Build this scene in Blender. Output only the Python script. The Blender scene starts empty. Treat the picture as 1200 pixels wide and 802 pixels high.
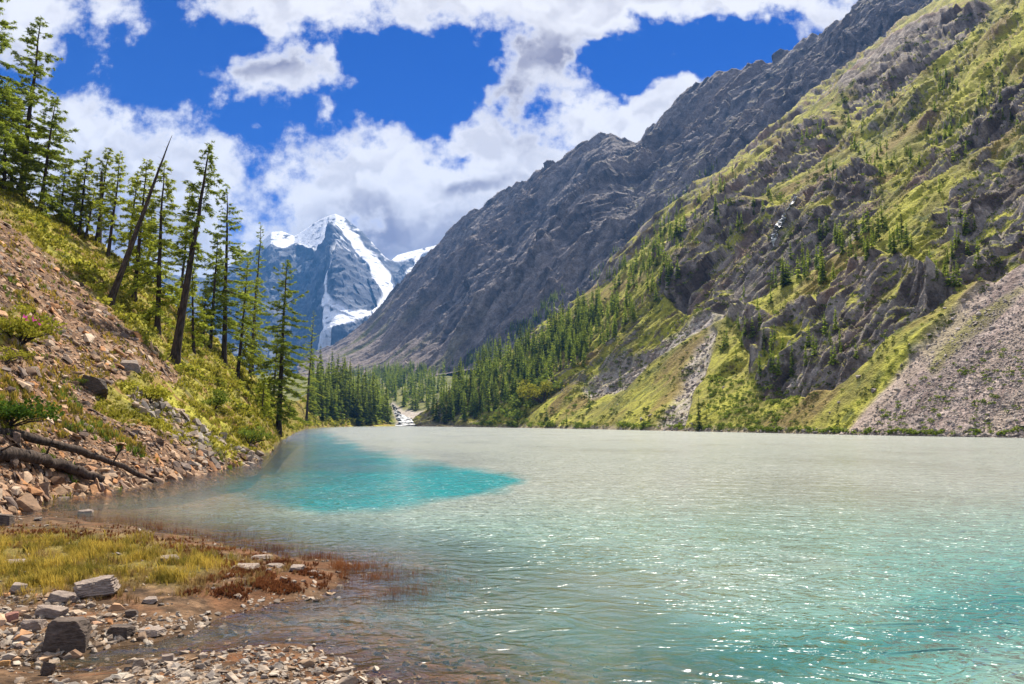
import bpy, bmesh, math, random
import numpy as np
from mathutils import Vector, Matrix, Quaternion

rng = np.random.default_rng(7)
random.seed(7)
scene = bpy.context.scene
COL = scene.collection

# ---------------------------------------------------------------- camera geometry
PW, PH, F = 1200.0, 802.0, 867.0      # survey frame of the photograph and its focal length in its pixels
CAMZ = 2.6                            # the photographer stands on the bank, eye 2.6 m above the lake
PITCH = math.atan(95.0 / F)
CP, SP = math.cos(PITCH), math.sin(PITCH)

def ray(px, py):
    """direction through a survey point as (X/Y, Z/Y)"""
    u = (np.asarray(px, float) - 600.0) / F
    v = (401.0 - np.asarray(py, float)) / F
    Y = CP - SP * v
    return u / Y, (SP + CP * v) / Y

def proj(X, Y, Z):
    z = Z - CAMZ
    d = np.maximum(CP * Y + SP * z, 1e-3)
    return 600.0 + F * X / d, 401.0 - F * (-SP * Y + CP * z) / d

def on_water(px, py, z=0.0):
    a, e = ray(px, py)
    Y = (z - CAMZ) / np.minimum(e, -1e-5)
    return a * Y, Y

# ---------------------------------------------------------------- noise
_perm = np.concatenate([rng.permutation(256)] * 3).astype(np.int64)
_g = rng.normal(size=(256, 3)); _g /= np.linalg.norm(_g, axis=1)[:, None]

def perlin(x, y, z):
    xi, yi, zi = np.floor(x).astype(np.int64), np.floor(y).astype(np.int64), np.floor(z).astype(np.int64)
    xf, yf, zf = x - xi, y - yi, z - zi
    xi &= 255; yi &= 255; zi &= 255
    fd = lambda t: t * t * t * (t * (t * 6 - 15) + 10)
    u, v, w = fd(xf), fd(yf), fd(zf)
    out = 0
    for dx in (0, 1):
        for dy in (0, 1):
            for dz in (0, 1):
                g = _g[_perm[_perm[_perm[xi + dx] + yi + dy] + zi + dz]]
                n = g[..., 0] * (xf - dx) + g[..., 1] * (yf - dy) + g[..., 2] * (zf - dz)
                out = out + n * (u if dx else 1 - u) * (v if dy else 1 - v) * (w if dz else 1 - w)
    return out * 1.5

def fbm(x, y, z=0.0, octs=5, gain=0.5, lac=2.03):
    x = np.asarray(x, float); y = np.asarray(y, float); z = np.zeros_like(x) + z
    s, a, t = 0, 1.0, 0.0
    for i in range(octs):
        s = s + a * perlin(x + 17.3 * i, y - 9.1 * i, z + 5.7 * i); t += a
        x = x * lac; y = y * lac; z = z * lac; a *= gain
    return s / t

def ridged(x, y, z=0.0, octs=5, gain=0.5, lac=2.07):
    x = np.asarray(x, float); y = np.asarray(y, float); z = np.zeros_like(x) + z
    s, a, t, w = 0, 1.0, 0.0, 1.0
    for i in range(octs):
        n = 1.0 - np.abs(perlin(x + 31.1 * i, y + 7.9 * i, z - 3.3 * i)) * 1.6
        n = np.clip(n, 0, 1) ** 2
        s = s + a * n * w; t += a
        w = np.clip(n * 1.6, 0, 1)
        x = x * lac; y = y * lac; z = z * lac; a *= gain
    return s / t

def facets(x, y, seed=0, tilt=0.9):
    """broken rock: every cell of an irregular pattern is a plane of its own tilt; steps between cells"""
    xi, yi = np.floor(x).astype(np.int64), np.floor(y).astype(np.int64)
    best = np.full(np.shape(x), 1e9); out = np.zeros(np.shape(x))
    for dx in (-1, 0, 1):
        for dy in (-1, 0, 1):
            cx, cy = xi + dx, yi + dy
            h = _perm[(_perm[(cx + seed * 13) & 255] + cy) & 255]; h2 = _perm[(h + 57) & 255]
            rx, ry = x - cx - h / 256.0, y - cy - h2 / 256.0
            d = rx * rx + ry * ry
            g = _g[(h + 3 * h2) & 255]
            v = tilt * (g[..., 0] * rx + g[..., 1] * ry) + 0.5 * g[..., 2]
            k = d < best
            out = np.where(k, v, out); best = np.where(k, d, best)
    return out

def sstep(a, b, x):
    t = np.clip((x - a) / (b - a), 0, 1)
    return t * t * (3 - 2 * t)

def lerp(a, b, t):
    return a + (b - a) * t

def poly_sd(px, py, poly):
    """signed distance to a polygon, positive inside"""
    P = np.asarray(poly, float)
    d2 = np.full(np.shape(px), 1e18); inside = np.zeros(np.shape(px), bool)
    for i in range(len(P)):
        ax, ay = P[i]; bx, by = P[(i + 1) % len(P)]
        ex, ey = bx - ax, by - ay
        t = np.clip(((px - ax) * ex + (py - ay) * ey) / max(ex * ex + ey * ey, 1e-9), 0, 1)
        d2 = np.minimum(d2, (px - ax - t * ex) ** 2 + (py - ay - t * ey) ** 2)
        if ay != by:
            c = ((ay > py) != (by > py)) & (px < ex * (py - ay) / (by - ay) + ax)
            inside ^= c
    d = np.sqrt(d2)
    return np.where(inside, d, -d)

def line_d(px, py, pts):
    """distance to a polyline whose points carry a half width: returns distance minus width"""
    best = np.full(np.shape(px), 1e9)
    for (ax, ay, aw), (bx, by, bw) in zip(pts[:-1], pts[1:]):
        ex, ey = bx - ax, by - ay
        t = np.clip(((px - ax) * ex + (py - ay) * ey) / (ex * ex + ey * ey), 0, 1)
        d = np.hypot(px - ax - t * ex, py - ay - t * ey) - (aw + (bw - aw) * t)
        best = np.minimum(best, d)
    return best

# ---------------------------------------------------------------- meshes
def mesh_np(name, V, Fc, mat=None, smooth=True, attrs=None, parent=None, link=True, mats=None, mat_idx=None):
    me = bpy.data.meshes.new(name)
    V = np.ascontiguousarray(V, np.float32); Fc = np.ascontiguousarray(Fc, np.int32)
    k = Fc.shape[1]
    me.vertices.add(len(V)); me.vertices.foreach_set('co', V.ravel())
    me.loops.add(Fc.size); me.loops.foreach_set('vertex_index', Fc.ravel())
    me.polygons.add(len(Fc))
    me.polygons.foreach_set('loop_start', np.arange(0, Fc.size, k, dtype=np.int32))
    me.polygons.foreach_set('loop_total', np.full(len(Fc), k, np.int32))
    me.polygons.foreach_set('use_smooth', np.full(len(Fc), bool(smooth)))
    for m in (mats or ([mat] if mat else [])):
        me.materials.append(m)
    if mat_idx is not None:
        me.polygons.foreach_set('material_index', np.ascontiguousarray(mat_idx, np.int32))
    me.update(calc_edges=True)
    for an, av in (attrs or {}).items():
        av = np.asarray(av, np.float32)
        if av.ndim == 1:
            at = me.attributes.new(an, 'FLOAT', 'POINT'); at.data.foreach_set('value', av)
        else:
            at = me.attributes.new(an, 'FLOAT_COLOR', 'POINT')
            c = np.ones((len(av), 4), np.float32); c[:, :3] = av
            at.data.foreach_set('color', c.ravel())
    o = bpy.data.objects.new(name, me)
    if link: COL.objects.link(o)
    if parent is not None: o.parent = parent
    return o

def grid_faces(nr, nc):
    i = np.arange(nr - 1)[:, None] * nc + np.arange(nc - 1)[None, :]
    return np.stack([i, i + 1, i + nc + 1, i + nc], -1).reshape(-1, 4)

def tag(o, label=None, cat=None, group=None, kind=None):
    if label: o['label'] = label
    if cat: o['category'] = cat
    if group: o['group'] = group
    if kind: o['kind'] = kind
    return o

def empty(name, loc, rot=None):
    o = bpy.data.objects.new(name, None); COL.objects.link(o)
    o.location = loc; o.empty_display_size = 0.3
    if rot is not None:
        o.rotation_mode = 'QUATERNION'; o.rotation_quaternion = rot
    return o

# ---------------------------------------------------------------- node helper
class NT:
    def __init__(self, tree):
        self.t = tree
    def n(self, kind, ins=None, out=0, **props):
        nd = self.t.nodes.new(kind)
        for k, v in props.items(): setattr(nd, k, v)
        for k, v in (ins or {}).items():
            s = nd.inputs[k]
            if isinstance(v, bpy.types.NodeSocket): self.t.links.new(v, s)
            else: s.default_value = v
        return nd.outputs[out] if out is not None else nd
    def math(self, op, a, b=None, c=None, clamp=False):
        ins = {0: a}
        if b is not None: ins[1] = b
        if c is not None: ins[2] = c
        return self.n('ShaderNodeMath', ins, operation=op, use_clamp=clamp)
    def vmath(self, op, a, b=None, out=0):
        ins = {0: a}
        if b is not None: ins[1] = b
        return self.n('ShaderNodeVectorMath', ins, operation=op, out=out)
    def mixc(self, f, a, b, blend='MIX'):
        nd = self.t.nodes.new('ShaderNodeMix'); nd.data_type = 'RGBA'; nd.blend_type = blend
        for s, v in ((nd.inputs[0], f), (nd.inputs[6], a), (nd.inputs[7], b)):
            if isinstance(v, bpy.types.NodeSocket): self.t.links.new(v, s)
            else: s.default_value = v if not isinstance(v, tuple) or len(v) == 4 else (*v, 1.0)
        return nd.outputs[2]
    def ramp(self, f, stops, interp='LINEAR'):
        nd = self.t.nodes.new('ShaderNodeValToRGB'); nd.color_ramp.interpolation = interp
        cr = nd.color_ramp
        while len(cr.elements) < len(stops): cr.elements.new(0.5)
        for e, (p, c) in zip(cr.elements, stops):
            e.position = p; e.color = (*c, 1.0) if len(c) == 3 else c
        self.t.links.new(f, nd.inputs[0])
        return nd.outputs[0]
    def range(self, v, a, b, c=0.0, d=1.0, smooth=True):
        return self.n('ShaderNodeMapRange', {0: v, 1: a, 2: b, 3: c, 4: d}, interpolation_type='SMOOTHSTEP' if smooth else 'LINEAR')
    def noise(self, vec, scale, detail=4.0, rough=0.55, dist=0.0, out=0):
        return self.n('ShaderNodeTexNoise', {'Vector': vec, 'Scale': scale, 'Detail': detail, 'Roughness': rough, 'Distortion': dist}, out=out)

def material(name):
    m = bpy.data.materials.new(name); m.use_nodes = True
    m.node_tree.nodes.clear()
    t = NT(m.node_tree)
    t.out = m.node_tree.nodes.new('ShaderNodeOutputMaterial')
    return m, t

def finish(t, shader, disp=None):
    t.t.links.new(shader, t.out.inputs['Surface'])

def terrain_mat(name, scales, bump=0.6, fine=0.5, rough=0.95, dist=1.0):
    """base colour from the surface's own 'col' attribute, broken up by fine noise and given relief"""
    m, t = material(name)
    pos = t.n('ShaderNodeNewGeometry')
    col = t.n('ShaderNodeAttribute', attribute_name='col')
    n1 = t.noise(pos, scales[0], 3.0, 0.65)
    n2 = t.noise(pos, scales[1], 3.0, 0.7)
    f = t.math('MULTIPLY', n1, n2)
    k = t.range(f, 0.12, 0.42, 1.0 - fine, 1.0 + fine, smooth=False)
    c = t.vmath('MULTIPLY', col, t.n('ShaderNodeCombineXYZ', {0: k, 1: k, 2: k}))
    h = t.math('ADD', n1, t.math('MULTIPLY', n2, 0.5))
    bmp = t.n('ShaderNodeBump', {'Strength': bump, 'Distance': dist, 'Height': h})
    b = t.n('ShaderNodeBsdfPrincipled', {'Base Color': c, 'Roughness': rough, 'Normal': bmp, 'Specular IOR Level': 0.15})
    finish(t, b)
    return m
# ---------------------------------------------------------------- camera, sun, sky
cam_d = bpy.data.cameras.new('camera'); cam = bpy.data.objects.new('camera', cam_d); COL.objects.link(cam)
cam_d.sensor_width = 36.0; cam_d.lens = F / PW * 36.0
cam_d.clip_start = 0.1; cam_d.clip_end = 60000.0
cam.location = (0, 0, CAMZ); cam.rotation_euler = (math.pi / 2 + PITCH, 0, 0)
scene.camera = cam

SUN_EL, SUN_AZ = math.radians(54), math.radians(15)      # high, ahead and to the right
sd = Vector((math.sin(SUN_AZ) * math.cos(SUN_EL), math.cos(SUN_AZ) * math.cos(SUN_EL), math.sin(SUN_EL)))
sl = bpy.data.lights.new('sun', 'SUN'); sl.energy = 5.0; sl.angle = math.radians(0.5); sl.color = (1.0, 0.91, 0.78)
so = bpy.data.objects.new('sun', sl); COL.objects.link(so)
so.rotation_mode = 'QUATERNION'; so.rotation_quaternion = sd.to_track_quat('Z', 'Y')

world = bpy.data.worlds.new('World'); scene.world = world; world.use_nodes = True
world.node_tree.nodes.clear()
w = NT(world.node_tree)
BLOBS = [(150, 185, 175, 78, 20), (120, 265, 330, 95, 20), (420, 215, 140, 88, 0), (560, 222, 130, 72, 0), (470, 320, 330, 125, 0), (120, 330, 330, 120, 0), (610, 270, 160, 90, 0),
         (650, 195, 110, 62, -14), (640, 2, 340, 66, 0), (650, 72, 150, 70, 20), (775, 112, 100, 44, -14), (880, 0, 200, 52, -14),
         (864, 60, 44, 44, 0), (566, 152, 62, 26, 0), (325, 5, 120, 40, 0), (335, 84, 84, 34, 0), (28, 22, 125, 60, 0),
         (293, 155, 46, 36, 0, .62), (382, 126, 46, 34, -14, .62), (300, 100, 90, 60, 0, .5), (590, 140, 90, 50, 0, .35), (820, 60, 90, 60, 0, .3), (720, 165, 120, 55, -14)]
HOLES = [(780, 62, 110, 42, -14), (884, 44, 60, 34, -14), (505, 78, 70, 60, 20), (705, 75, 46, 28, 0)]
def cloud_base():
    """where the cumulus banks stand in the sky (direction space: azimuth tangent, elevation tangent)"""
    g = bpy.data.node_groups.new('cloud_banks', 'ShaderNodeTree')
    g.interface.new_socket('uv', in_out='INPUT', socket_type='NodeSocketVector')
    g.interface.new_socket('cover', in_out='OUTPUT', socket_type='NodeSocketFloat')
    gi = g.nodes.new('NodeGroupInput'); go = g.nodes.new('NodeGroupOutput')
    t = NT(g); uv = gi.outputs[0]
    R = {}
    for ang in (0, 20, -14):
        R[ang] = uv if ang == 0 else t.n('ShaderNodeVectorRotate', {'Vector': uv, 'Angle': math.radians(ang)}, rotation_type='Z_AXIS')
    def blob(cx, cy, rx, ry, ang, off=0.0):
        a0, e0 = ray(cx, cy); c, q = math.cos(math.radians(ang)), math.sin(math.radians(ang))
        x0, y0 = a0 * c - e0 * q, a0 * q + e0 * c
        sx, sy = F / rx, F / ry
        nd = t.n('ShaderNodeVectorMath', {0: R[ang], 1: (sx, sy, 0.0), 2: (-x0 * sx, -y0 * sy, 0.0)}, operation='MULTIPLY_ADD')
        ln = t.vmath('LENGTH', nd, out=1)
        return t.math('ADD', ln, off) if off else ln
    acc = None
    for b in BLOBS:
        f = blob(*b)
        acc = f if acc is None else t.n('ShaderNodeMath', {0: acc, 1: f, 2: 0.22}, operation='SMOOTH_MIN')
    acc = t.math('SUBTRACT', 1.0, acc)
    for b in HOLES:                                # gaps of blue, fading in so that the cloud noise tears their edges
        f = t.range(blob(*b), 1.7, 0.2)
        acc = t.math('MULTIPLY_ADD', f, -0.85, acc)
    g.links.new(acc, go.inputs[0])
    return g
def build_sky():
    gc = w.n('ShaderNodeTexCoord', out=0)
    sep = w.n('ShaderNodeSeparateXYZ', {0: gc}, out=None)
    yy = w.math('MAXIMUM', w.math('ABSOLUTE', sep.outputs[1]), 0.12)
    u = w.math('DIVIDE', sep.outputs[0], yy); v = w.math('DIVIDE', sep.outputs[2], yy)
    back = w.math('LESS_THAN', sep.outputs[1], 0.0)
    u = w.math('MULTIPLY_ADD', back, 7.3, u)
    uv = w.n('ShaderNodeCombineXYZ', {0: u, 1: v, 2: 0.0})
    wn = w.n('ShaderNodeTexNoise', {'Vector': uv, 'Scale': 8.0, 'Detail': 4.0, 'Roughness': 0.62}, out=1)
    p = w.n('ShaderNodeVectorMath', {0: wn, 1: (0.15, 0.12, 0.0), 2: (-0.075, -0.06, 0.0)}, operation='MULTIPLY_ADD')
    p = w.vmath('ADD', uv, p)
    g = cloud_base()
    def cover(vec):
        nd = w.t.nodes.new('ShaderNodeGroup'); nd.node_tree = g
        w.t.links.new(vec, nd.inputs[0]); return nd.outputs[0]
    b0 = cover(p); b2 = cover(w.vmath('ADD', p, (0.01, 0.085, 0.0)))
    # elsewhere (above and behind the photographer) unseen cumulus, thickened to brighten the lake's reflections
    far = w.noise(uv, 1.3, 2.0, 0.5)
    gen = w.math('MULTIPLY_ADD', far, 5.0, -2.05)
    out_f = w.math('MAXIMUM', w.range(w.math('ABSOLUTE', u), 0.74, 1.0), w.range(v, 0.62, 0.8))
    base = w.n('ShaderNodeMix', {0: out_f, 2: w.math('MAXIMUM', b0, -0.9), 3: gen}, data_type='FLOAT')
    nz = w.noise(uv, 10.0, 6.0, 0.62)
    nzs = w.noise(p, 8.0, 3.0, 0.5)
    nz1 = w.noise(w.vmath('ADD', p, (0.006, 0.022, 0.0)), 8.0, 3.0, 0.5)
    puff = w.n('ShaderNodeTexVoronoi', {'Vector': p, 'Scale': 20.0}, feature='F1')
    pf = puff
    d0 = w.math('ADD', base, w.math('MULTIPLY_ADD', nz, 3.0, -1.5))
    d0 = w.math('MULTIPLY_ADD', pf, -0.30, w.math('ADD', d0, 0.20))
    alpha = w.range(d0, -0.10, 0.46)
    # light comes from above: what lies under more cloud is greyer
    lit = w.range(w.math('SUBTRACT', nz1, nzs), -0.05, 0.08)
    deep = w.range(w.math('MULTIPLY_ADD', nzs, 1.4, w.math('SUBTRACT', b2, 0.7)), 0.08, 0.85)
    body = w.range(d0, 0.10, 0.75)
    sh = w.math('MULTIPLY_ADD', deep, 0.85, w.math('MULTIPLY', lit, 0.34))
    sh = w.math('MULTIPLY_ADD', pf, 0.0, sh)
    shade = w.math('MULTIPLY', body, sh, clamp=True)
    ccol = w.mixc(shade, CLOUD_WHITE, CLOUD_GREY)
    sky = w.n('ShaderNodeTexSky', sky_type='NISHITA', sun_disc=False, sun_elevation=SUN_EL, sun_rotation=SUN_AZ, altitude=1800.0, air_density=1.0, dust_density=0.3, ozone_density=2.0)
    skyc = w.mixc(1.0, sky, SKY_TINT, 'MULTIPLY')
    colr = w.mixc(alpha, skyc, ccol)
    bg = w.n('ShaderNodeBackground', {'Color': colr, 'Strength': 0.12})
    o = w.t.nodes.new('ShaderNodeOutputWorld'); w.t.links.new(bg, o.inputs[0])
CLOUD_WHITE = (4.25, 4.2, 4.3); CLOUD_GREY = (1.30, 1.22, 1.58); SKY_TINT = (0.0, 0.125, 0.42)
build_sky()

scene.view_settings.view_transform = 'Standard'; scene.view_settings.look = 'None'
scene.view_settings.gamma = 1.0; scene.view_settings.exposure = 1.05
scene.view_settings.use_curve_mapping = False
scene.cycles.use_denoising = True
scene.cycles.max_bounces = 6; scene.cycles.diffuse_bounces = 2; scene.cycles.glossy_bounces = 2
scene.cycles.transparent_max_bounces = 12; scene.cycles.transmission_bounces = 2; scene.cycles.volume_bounces = 0
scene.cycles.caustics_reflective = False; scene.cycles.caustics_refractive = False

scene.cycles.use_adaptive_sampling = True; scene.cycles.adaptive_threshold = 0.015
scene.cycles.sample_clamp_direct = 1.5; scene.cycles.sample_clamp_indirect = 3.0
world.cycles.sampling_method = 'MANUAL'; world.cycles.sample_map_resolution = 512
# ---------------------------------------------------------------- terrain sheets
SURF = {}       # name -> positions (N,3) used to set things down on the ground

def sheet(base, crest, na, nt, arange, back=24, back_len=0.5, back_drop=0.85, bulge=0.0):
    """ground between a foot line and a crest line, plus the far flank behind the crest.
    base/crest: (px, py, Y) survey points. Returns grid X,Y,Z,(a,w)."""
    def curve(pts):
        P = np.array(pts, float); a, e = ray(P[:, 0], P[:, 1])
        o = np.argsort(a); a, e, Y = a[o], e[o], P[o, 2]
        return a, Y, CAMZ + e * Y
    a = np.linspace(arange[0], arange[1], na)
    ba, bY, bz = curve(base); ca, cY, cz = curve(crest)
    Yb, zb = 1 / np.interp(a, ba, 1 / bY), np.interp(a, ba, bz)
    Yc, zc = np.interp(a, ca, cY), np.interp(a, ca, cz)
    Yc = np.maximum(Yc, Yb * 1.02)
    w1 = np.linspace(0, 1, nt)[:, None]
    eb, ec = (zb - CAMZ) / Yb, (zc - CAMZ) / Yc
    e = eb + (ec - eb) * w1
    m = (zc - zb) / (Yc - Yb)
    # z = zb + m (Y - Yb), (z-CAMZ)/Y = e
    Y = (zb - CAMZ - m * Yb) / np.where(np.abs(e - m) < 1e-6, -1e-6, e - m)
    Y = np.clip(Y, Yb, Yc)
    Z = zb + m * (Y - Yb)
    tt = (Y - Yb) / (Yc - Yb)
    Z = Z + bulge * (zc - zb) * tt * (1 - tt)
    k = (np.arange(1, back + 1) / back)[:, None]
    Y2 = Yc * (1 + back_len * k); Z2 = zc - (zc - zb) * back_drop * k ** 1.2
    Y = np.vstack([Y, Y2]); Z = np.vstack([Z, Z2])
    W = np.vstack([np.repeat(w1, na, 1), 1 + np.repeat(k, na, 1)])
    return a[None, :] * Y, Y, Z, W

def normals(X, Y, Z):
    P = np.stack([X, Y, Z], -1)
    du = np.gradient(P, axis=1); dv = np.gradient(P, axis=0)
    n = np.cross(du, dv); n /= np.linalg.norm(n, axis=-1, keepdims=True) + 1e-12
    n[n[..., 2] < 0] *= -1
    return n

def emit(name, X, Y, Z, mat, attrs, kind, label, catg=None):
    V = np.stack([X, Y, Z], -1).reshape(-1, 3)
    o = mesh_np(name, V, grid_faces(*X.shape), mat, True, attrs)
    SURF[name] = V
    tag(o, label, None, None, kind)
    return o

def mixcol(c, new, m):
    return c + (np.asarray(new, float) - c) * np.clip(m, 0, 1)[..., None]

# =============================== right slope: green spur with crags and scree
def right_slope():
    base = [(440, 499.3, 640), (470, 499.6, 600), (540, 500.8, 500), (620, 502.5, 390), (700, 504.2, 310), (800, 506.5, 237), (900, 508.5, 194), (1000, 510.3, 163), (1100, 511.8, 144), (1200, 513.4, 131), (1330, 515.5, 118), (1500, 518, 104)]
    base = [(px, py + 1.2 * 400 / Y, Y) for px, py, Y in base]
    crest = [(430, 499.4, 660), (489, 498.8, 650), (500, 488, 655), (520, 468, 668), (540, 450, 680), (600, 414, 700), (650, 377, 712), (700, 336, 716), (730, 302, 718), (760, 269, 722), (800, 233, 732), (850, 193, 760), (900, 152, 790), (950, 112, 820), (1000, 72, 850), (1050, 32, 880), (1100, -2, 900), (1160, -52, 930), (1300, -170, 980), (1500, -330, 1000)]
    a0, a1 = ray(489, 490)[0], ray(1290, 300)[0]
    X, Y, Z, Wd = sheet(base, crest, 900, 560, (a0, a1), back=20, back_len=0.35, back_drop=0.6, bulge=0.0)
    px0, py0 = proj(X, Y, Z)
    s = X * -0.38 + Y * 0.925; t = X * 0.925 + Y * 0.38
    front = np.clip(1.0 - (Wd - 1) * 3, 0, 1)
    foot = sstep(0.0, 0.05, Wd) * front
    # gullies and ribs down the fall line
    N0 = np.array([-0.60, -0.28, 0.75])
    jx = px0 + 10 * fbm(s / 40, t / 90, 1.0, 3); jy = py0 + 8 * fbm(s / 40, t / 90, 2.0, 3)
    dsc = poly_sd(jx, jy, [(975, 520), (1000, 490), (1060, 432), (1120, 372), (1165, 332), (1200, 305), (1300, 235), (1300, 530)])
    scree = sstep(-5, 6, dsc)
    dgr = np.maximum.reduce([poly_sd(jx, jy, p) for p in (
        [(535, 503), (590, 482), (640, 468), (700, 452), (760, 415), (800, 378), (850, 356), (872, 374), (850, 410), (835, 440), (820, 500), (780, 506)],
        [(830, 440), (870, 420), (905, 450), (940, 466), (985, 445), (1060, 398), (1125, 345), (1175, 298), (1215, 290), (1160, 335), (1060, 432), (985, 500), (970, 512), (830, 512)],
        [(560, 450), (640, 395), (720, 330), (800, 262), (830, 250), (760, 330), (700, 395), (640, 440)],
        [(830, 320), (900, 300), (960, 260), (1010, 235), (1010, 262), (960, 300), (930, 335), (880, 345), (850, 352)],
        [(770, 300), (850, 262), (930, 215), (1010, 160), (1070, 140), (1060, 165), (980, 205), (905, 248), (850, 275), (800, 310)],
        [(930, 150), (1000, 88), (1050, 40), (1100, 5), (1140, 0), (1080, 55), (1010, 105), (960, 150)],
    )])
    meadow = sstep(-8, 14, dgr) * (1 - scree)
    big = ridged(s / 150, t / 520, 3.0, 4)
    near = sstep(430, 150, Y)
    med = lerp(ridged(s / 40 + 0.3 * fbm(s / 30, t / 60, 9.0, 2), t / 150, 7.0, 5), ridged(s / 15 + 0.3 * fbm(s / 10, t / 20, 9.5, 2), t / 55, 7.0, 5), near)
    rough = (1 - 0.85 * meadow) * (1 - 0.9 * scree)
    D = (big - 0.45) * lerp(18, 8, near) * sstep(0.05, 0.3, Wd) * (1 - 0.6 * scree)
    D += (med - 0.4) * lerp(8, 3, near) * rough
    # tilted ledges: benches hold the grass, the steps between are bare
    q = (t * 0.62 + s * 0.20 + 34 * fbm(s / 90, t / 120, 4.0, 4)) / 34
    fr = q - np.floor(q); stair = np.floor(q) + sstep(0.50, 0.98, fr) - q
    ledge = sstep(-0.12, 0.22, fbm(s / 140, t / 140, 11.0, 3)) * rough
    D += stair * lerp(8.5, 1.7, near) * ledge
    q2 = (t * 0.8 - s * 0.10 + 12 * fbm(s / 30, t / 50, 14.0, 3)) / 12
    fr2 = q2 - np.floor(q2); st2 = np.floor(q2) + sstep(0.45, 0.98, fr2) - q2
    D += st2 * lerp(5.0, 3.6, near) * rough * sstep(-0.1, 0.25, fbm(s / 70, t / 70, 15.0, 3))
    # crags: the foot steps back, the brow stands out
    cliff = np.zeros_like(X); vv = np.zeros_like(X)
    for keys, amp in (
        ([(878, 425, 468), (905, 402, 462), (930, 368, 456), (960, 346, 448), (985, 326, 440), (1010, 313, 420), (1060, 306, 388), (1090, 322, 370), (1122, 338, 352)], 7),
        ([(778, 338, 350), (800, 322, 356), (830, 292, 354), (860, 270, 348), (890, 252, 330), (915, 246, 314), (940, 226, 302), (970, 206, 286), (1000, 192, 262), (1022, 192, 230)], 8),
        ([(1118, 300, 335), (1140, 255, 335), (1170, 222, 326), (1200, 198, 304), (1290, 150, 245)], 7),
        ([(852, 356, 384), (870, 352, 402), (890, 360, 414), (908, 368, 416)], 3.5),
        ([(1085, 262, 285), (1110, 225, 270), (1140, 196, 240), (1165, 180, 215)], 5),
        ([(985, 110, 140), (1020, 70, 122), (1070, 45, 95), (1120, 20, 60), (1160, 2, 30)], 9),
        ([(1060, 195, 215), (1100, 160, 195), (1140, 130, 165), (1180, 105, 140), (1230, 85, 110)], 6),
        ([(760, 300, 318), (800, 268, 292), (850, 236, 260), (900, 196, 222), (950, 160, 190), (985, 132, 158)], 9),
    ):
        K = np.array(keys, float)
        top, bot = np.interp(jx, K[:, 0], K[:, 1]), np.interp(jx, K[:, 0], K[:, 2])
        v = (bot - jy) / np.maximum(bot - top, 1)
        fe = np.minimum(jx - K[0, 0], K[-1, 0] - jx)
        m = sstep(-10, 14, fe) * sstep(-0.10, 0.04, v) * sstep(1.14, 0.98, v)
        D += amp * m * (np.clip(v, 0, 1) * 1.9 - 0.9) * np.where(v > 1, 1, 1)
        cliff = np.maximum(cliff, m)
    crag = ridged(s / 9, t / 34, Z / 30, 5)
    stra = ridged((s * .9 + Z * .25) / 4.5, t / 45, Z / 60, 4)
    cliff = cliff * sstep(-0.34, -0.02, fbm(s / 22, t / 34, 41.0, 4) + 0.10)
    crag2 = ridged((s + t * .4) / 5, Z / 9, t / 15, 4)
    D += cliff * ((crag - 0.4) * lerp(4, 1.6, near) + (stra - 0.4) * lerp(3.0, 1.5, near))
    D += rough * (1 - cliff) * (stra - 0.4) * lerp(3.0, 1.2, near)
    w1, w2 = 0.5 * fbm(s / 18, t / 18, 61.0, 3), 0.5 * fbm(s / 18, t / 18, 62.0, 3)
    fa = facets(s / 20 + w1, t / 44 + w2, 1); fb = facets(s / 8 + w2, t / 16 + w1, 2); fc_ = facets(s / 3.2 + w1, t / 6 + w2, 3)
    rk = rough * (0.14 + 0.52 * cliff)
    D += rk * (fa * lerp(9, 3.2, near) + fb * lerp(5.0, 2.8, near) + fc_ * lerp(1.2, 1.3, near))
    D += (fbm(s / 9, t / 9, 5.0, 4)) * lerp(1.2, 0.9, near) * (1 - scree * 0.2) * (1 - 0.5 * meadow)
    # stream bed below the fall
    rub = np.minimum(line_d(jx, jy, [(832, 380, 4), (815, 408, 6), (800, 450, 8), (786, 500, 12)]), line_d(jx, jy, [(868, 345, 3), (800, 378, 6), (756, 412, 9), (715, 440, 6), (690, 457, 4)]))
    rubble = sstep(5, -2, rub)
    D -= rubble * 2.0
    D *= foot
    X = X + N0[0] * D; Y = Y + N0[1] * D * 0.6; Z = Z + N0[2] * D
    n = normals(X, Y, Z)
    steep = 1 - n[..., 2]
    # ---- colours of the ground itself
    f1 = fbm(s / 60, t / 120, 21.0, 5); f2 = fbm(s / 12, t / 20, 22.0, 5); f3 = fbm(s / 4, t / 6, 23.0, 4)
    grass_c = lerp(np.array([0.185, 0.17, 0.035]), np.array([0.37, 0.36, 0.048]), sstep(-0.35, 0.35, f2 + 0.5 * f1)[..., None])
    grass_c = mixcol(grass_c, (0.085, 0.105, 0.022), sstep(0.06, 0.28, f3 * 0.8 - f1 * 0.5 + 0.06 * f2) * (1 - 0.35 * meadow))
    grass_c = mixcol(grass_c, (0.20, 0.135, 0.05), sstep(0.02, 0.3, fbm(s / 25, t / 40, 24.0, 4)) * 0.75)
    rock_c = lerp(np.array([0.085, 0.068, 0.060]), np.array([0.31, 0.27, 0.24]), sstep(-0.35, 0.4, f3 + 0.6 * f2 + 0.5 * (stra - 0.4))[..., None])
    rock_c = mixcol(rock_c, (0.24, 0.155, 0.115), sstep(0.05, 0.35, f1 - 0.4 * f2) * 0.7)
    high = sstep(0, 110, (jx - 600) * -0.82 + (560 - 140 - jy) * 1.0)          # thin turf towards the upper edge
    g = 1.18 - 2.1 * (steep - 0.30) + 0.75 * f2 + 0.40 * f1 - 0.12 * high
    g = lerp(g, 1.1 + 0.6 * f3, meadow * 0.9)
    g = g - 0.75 * cliff
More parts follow.
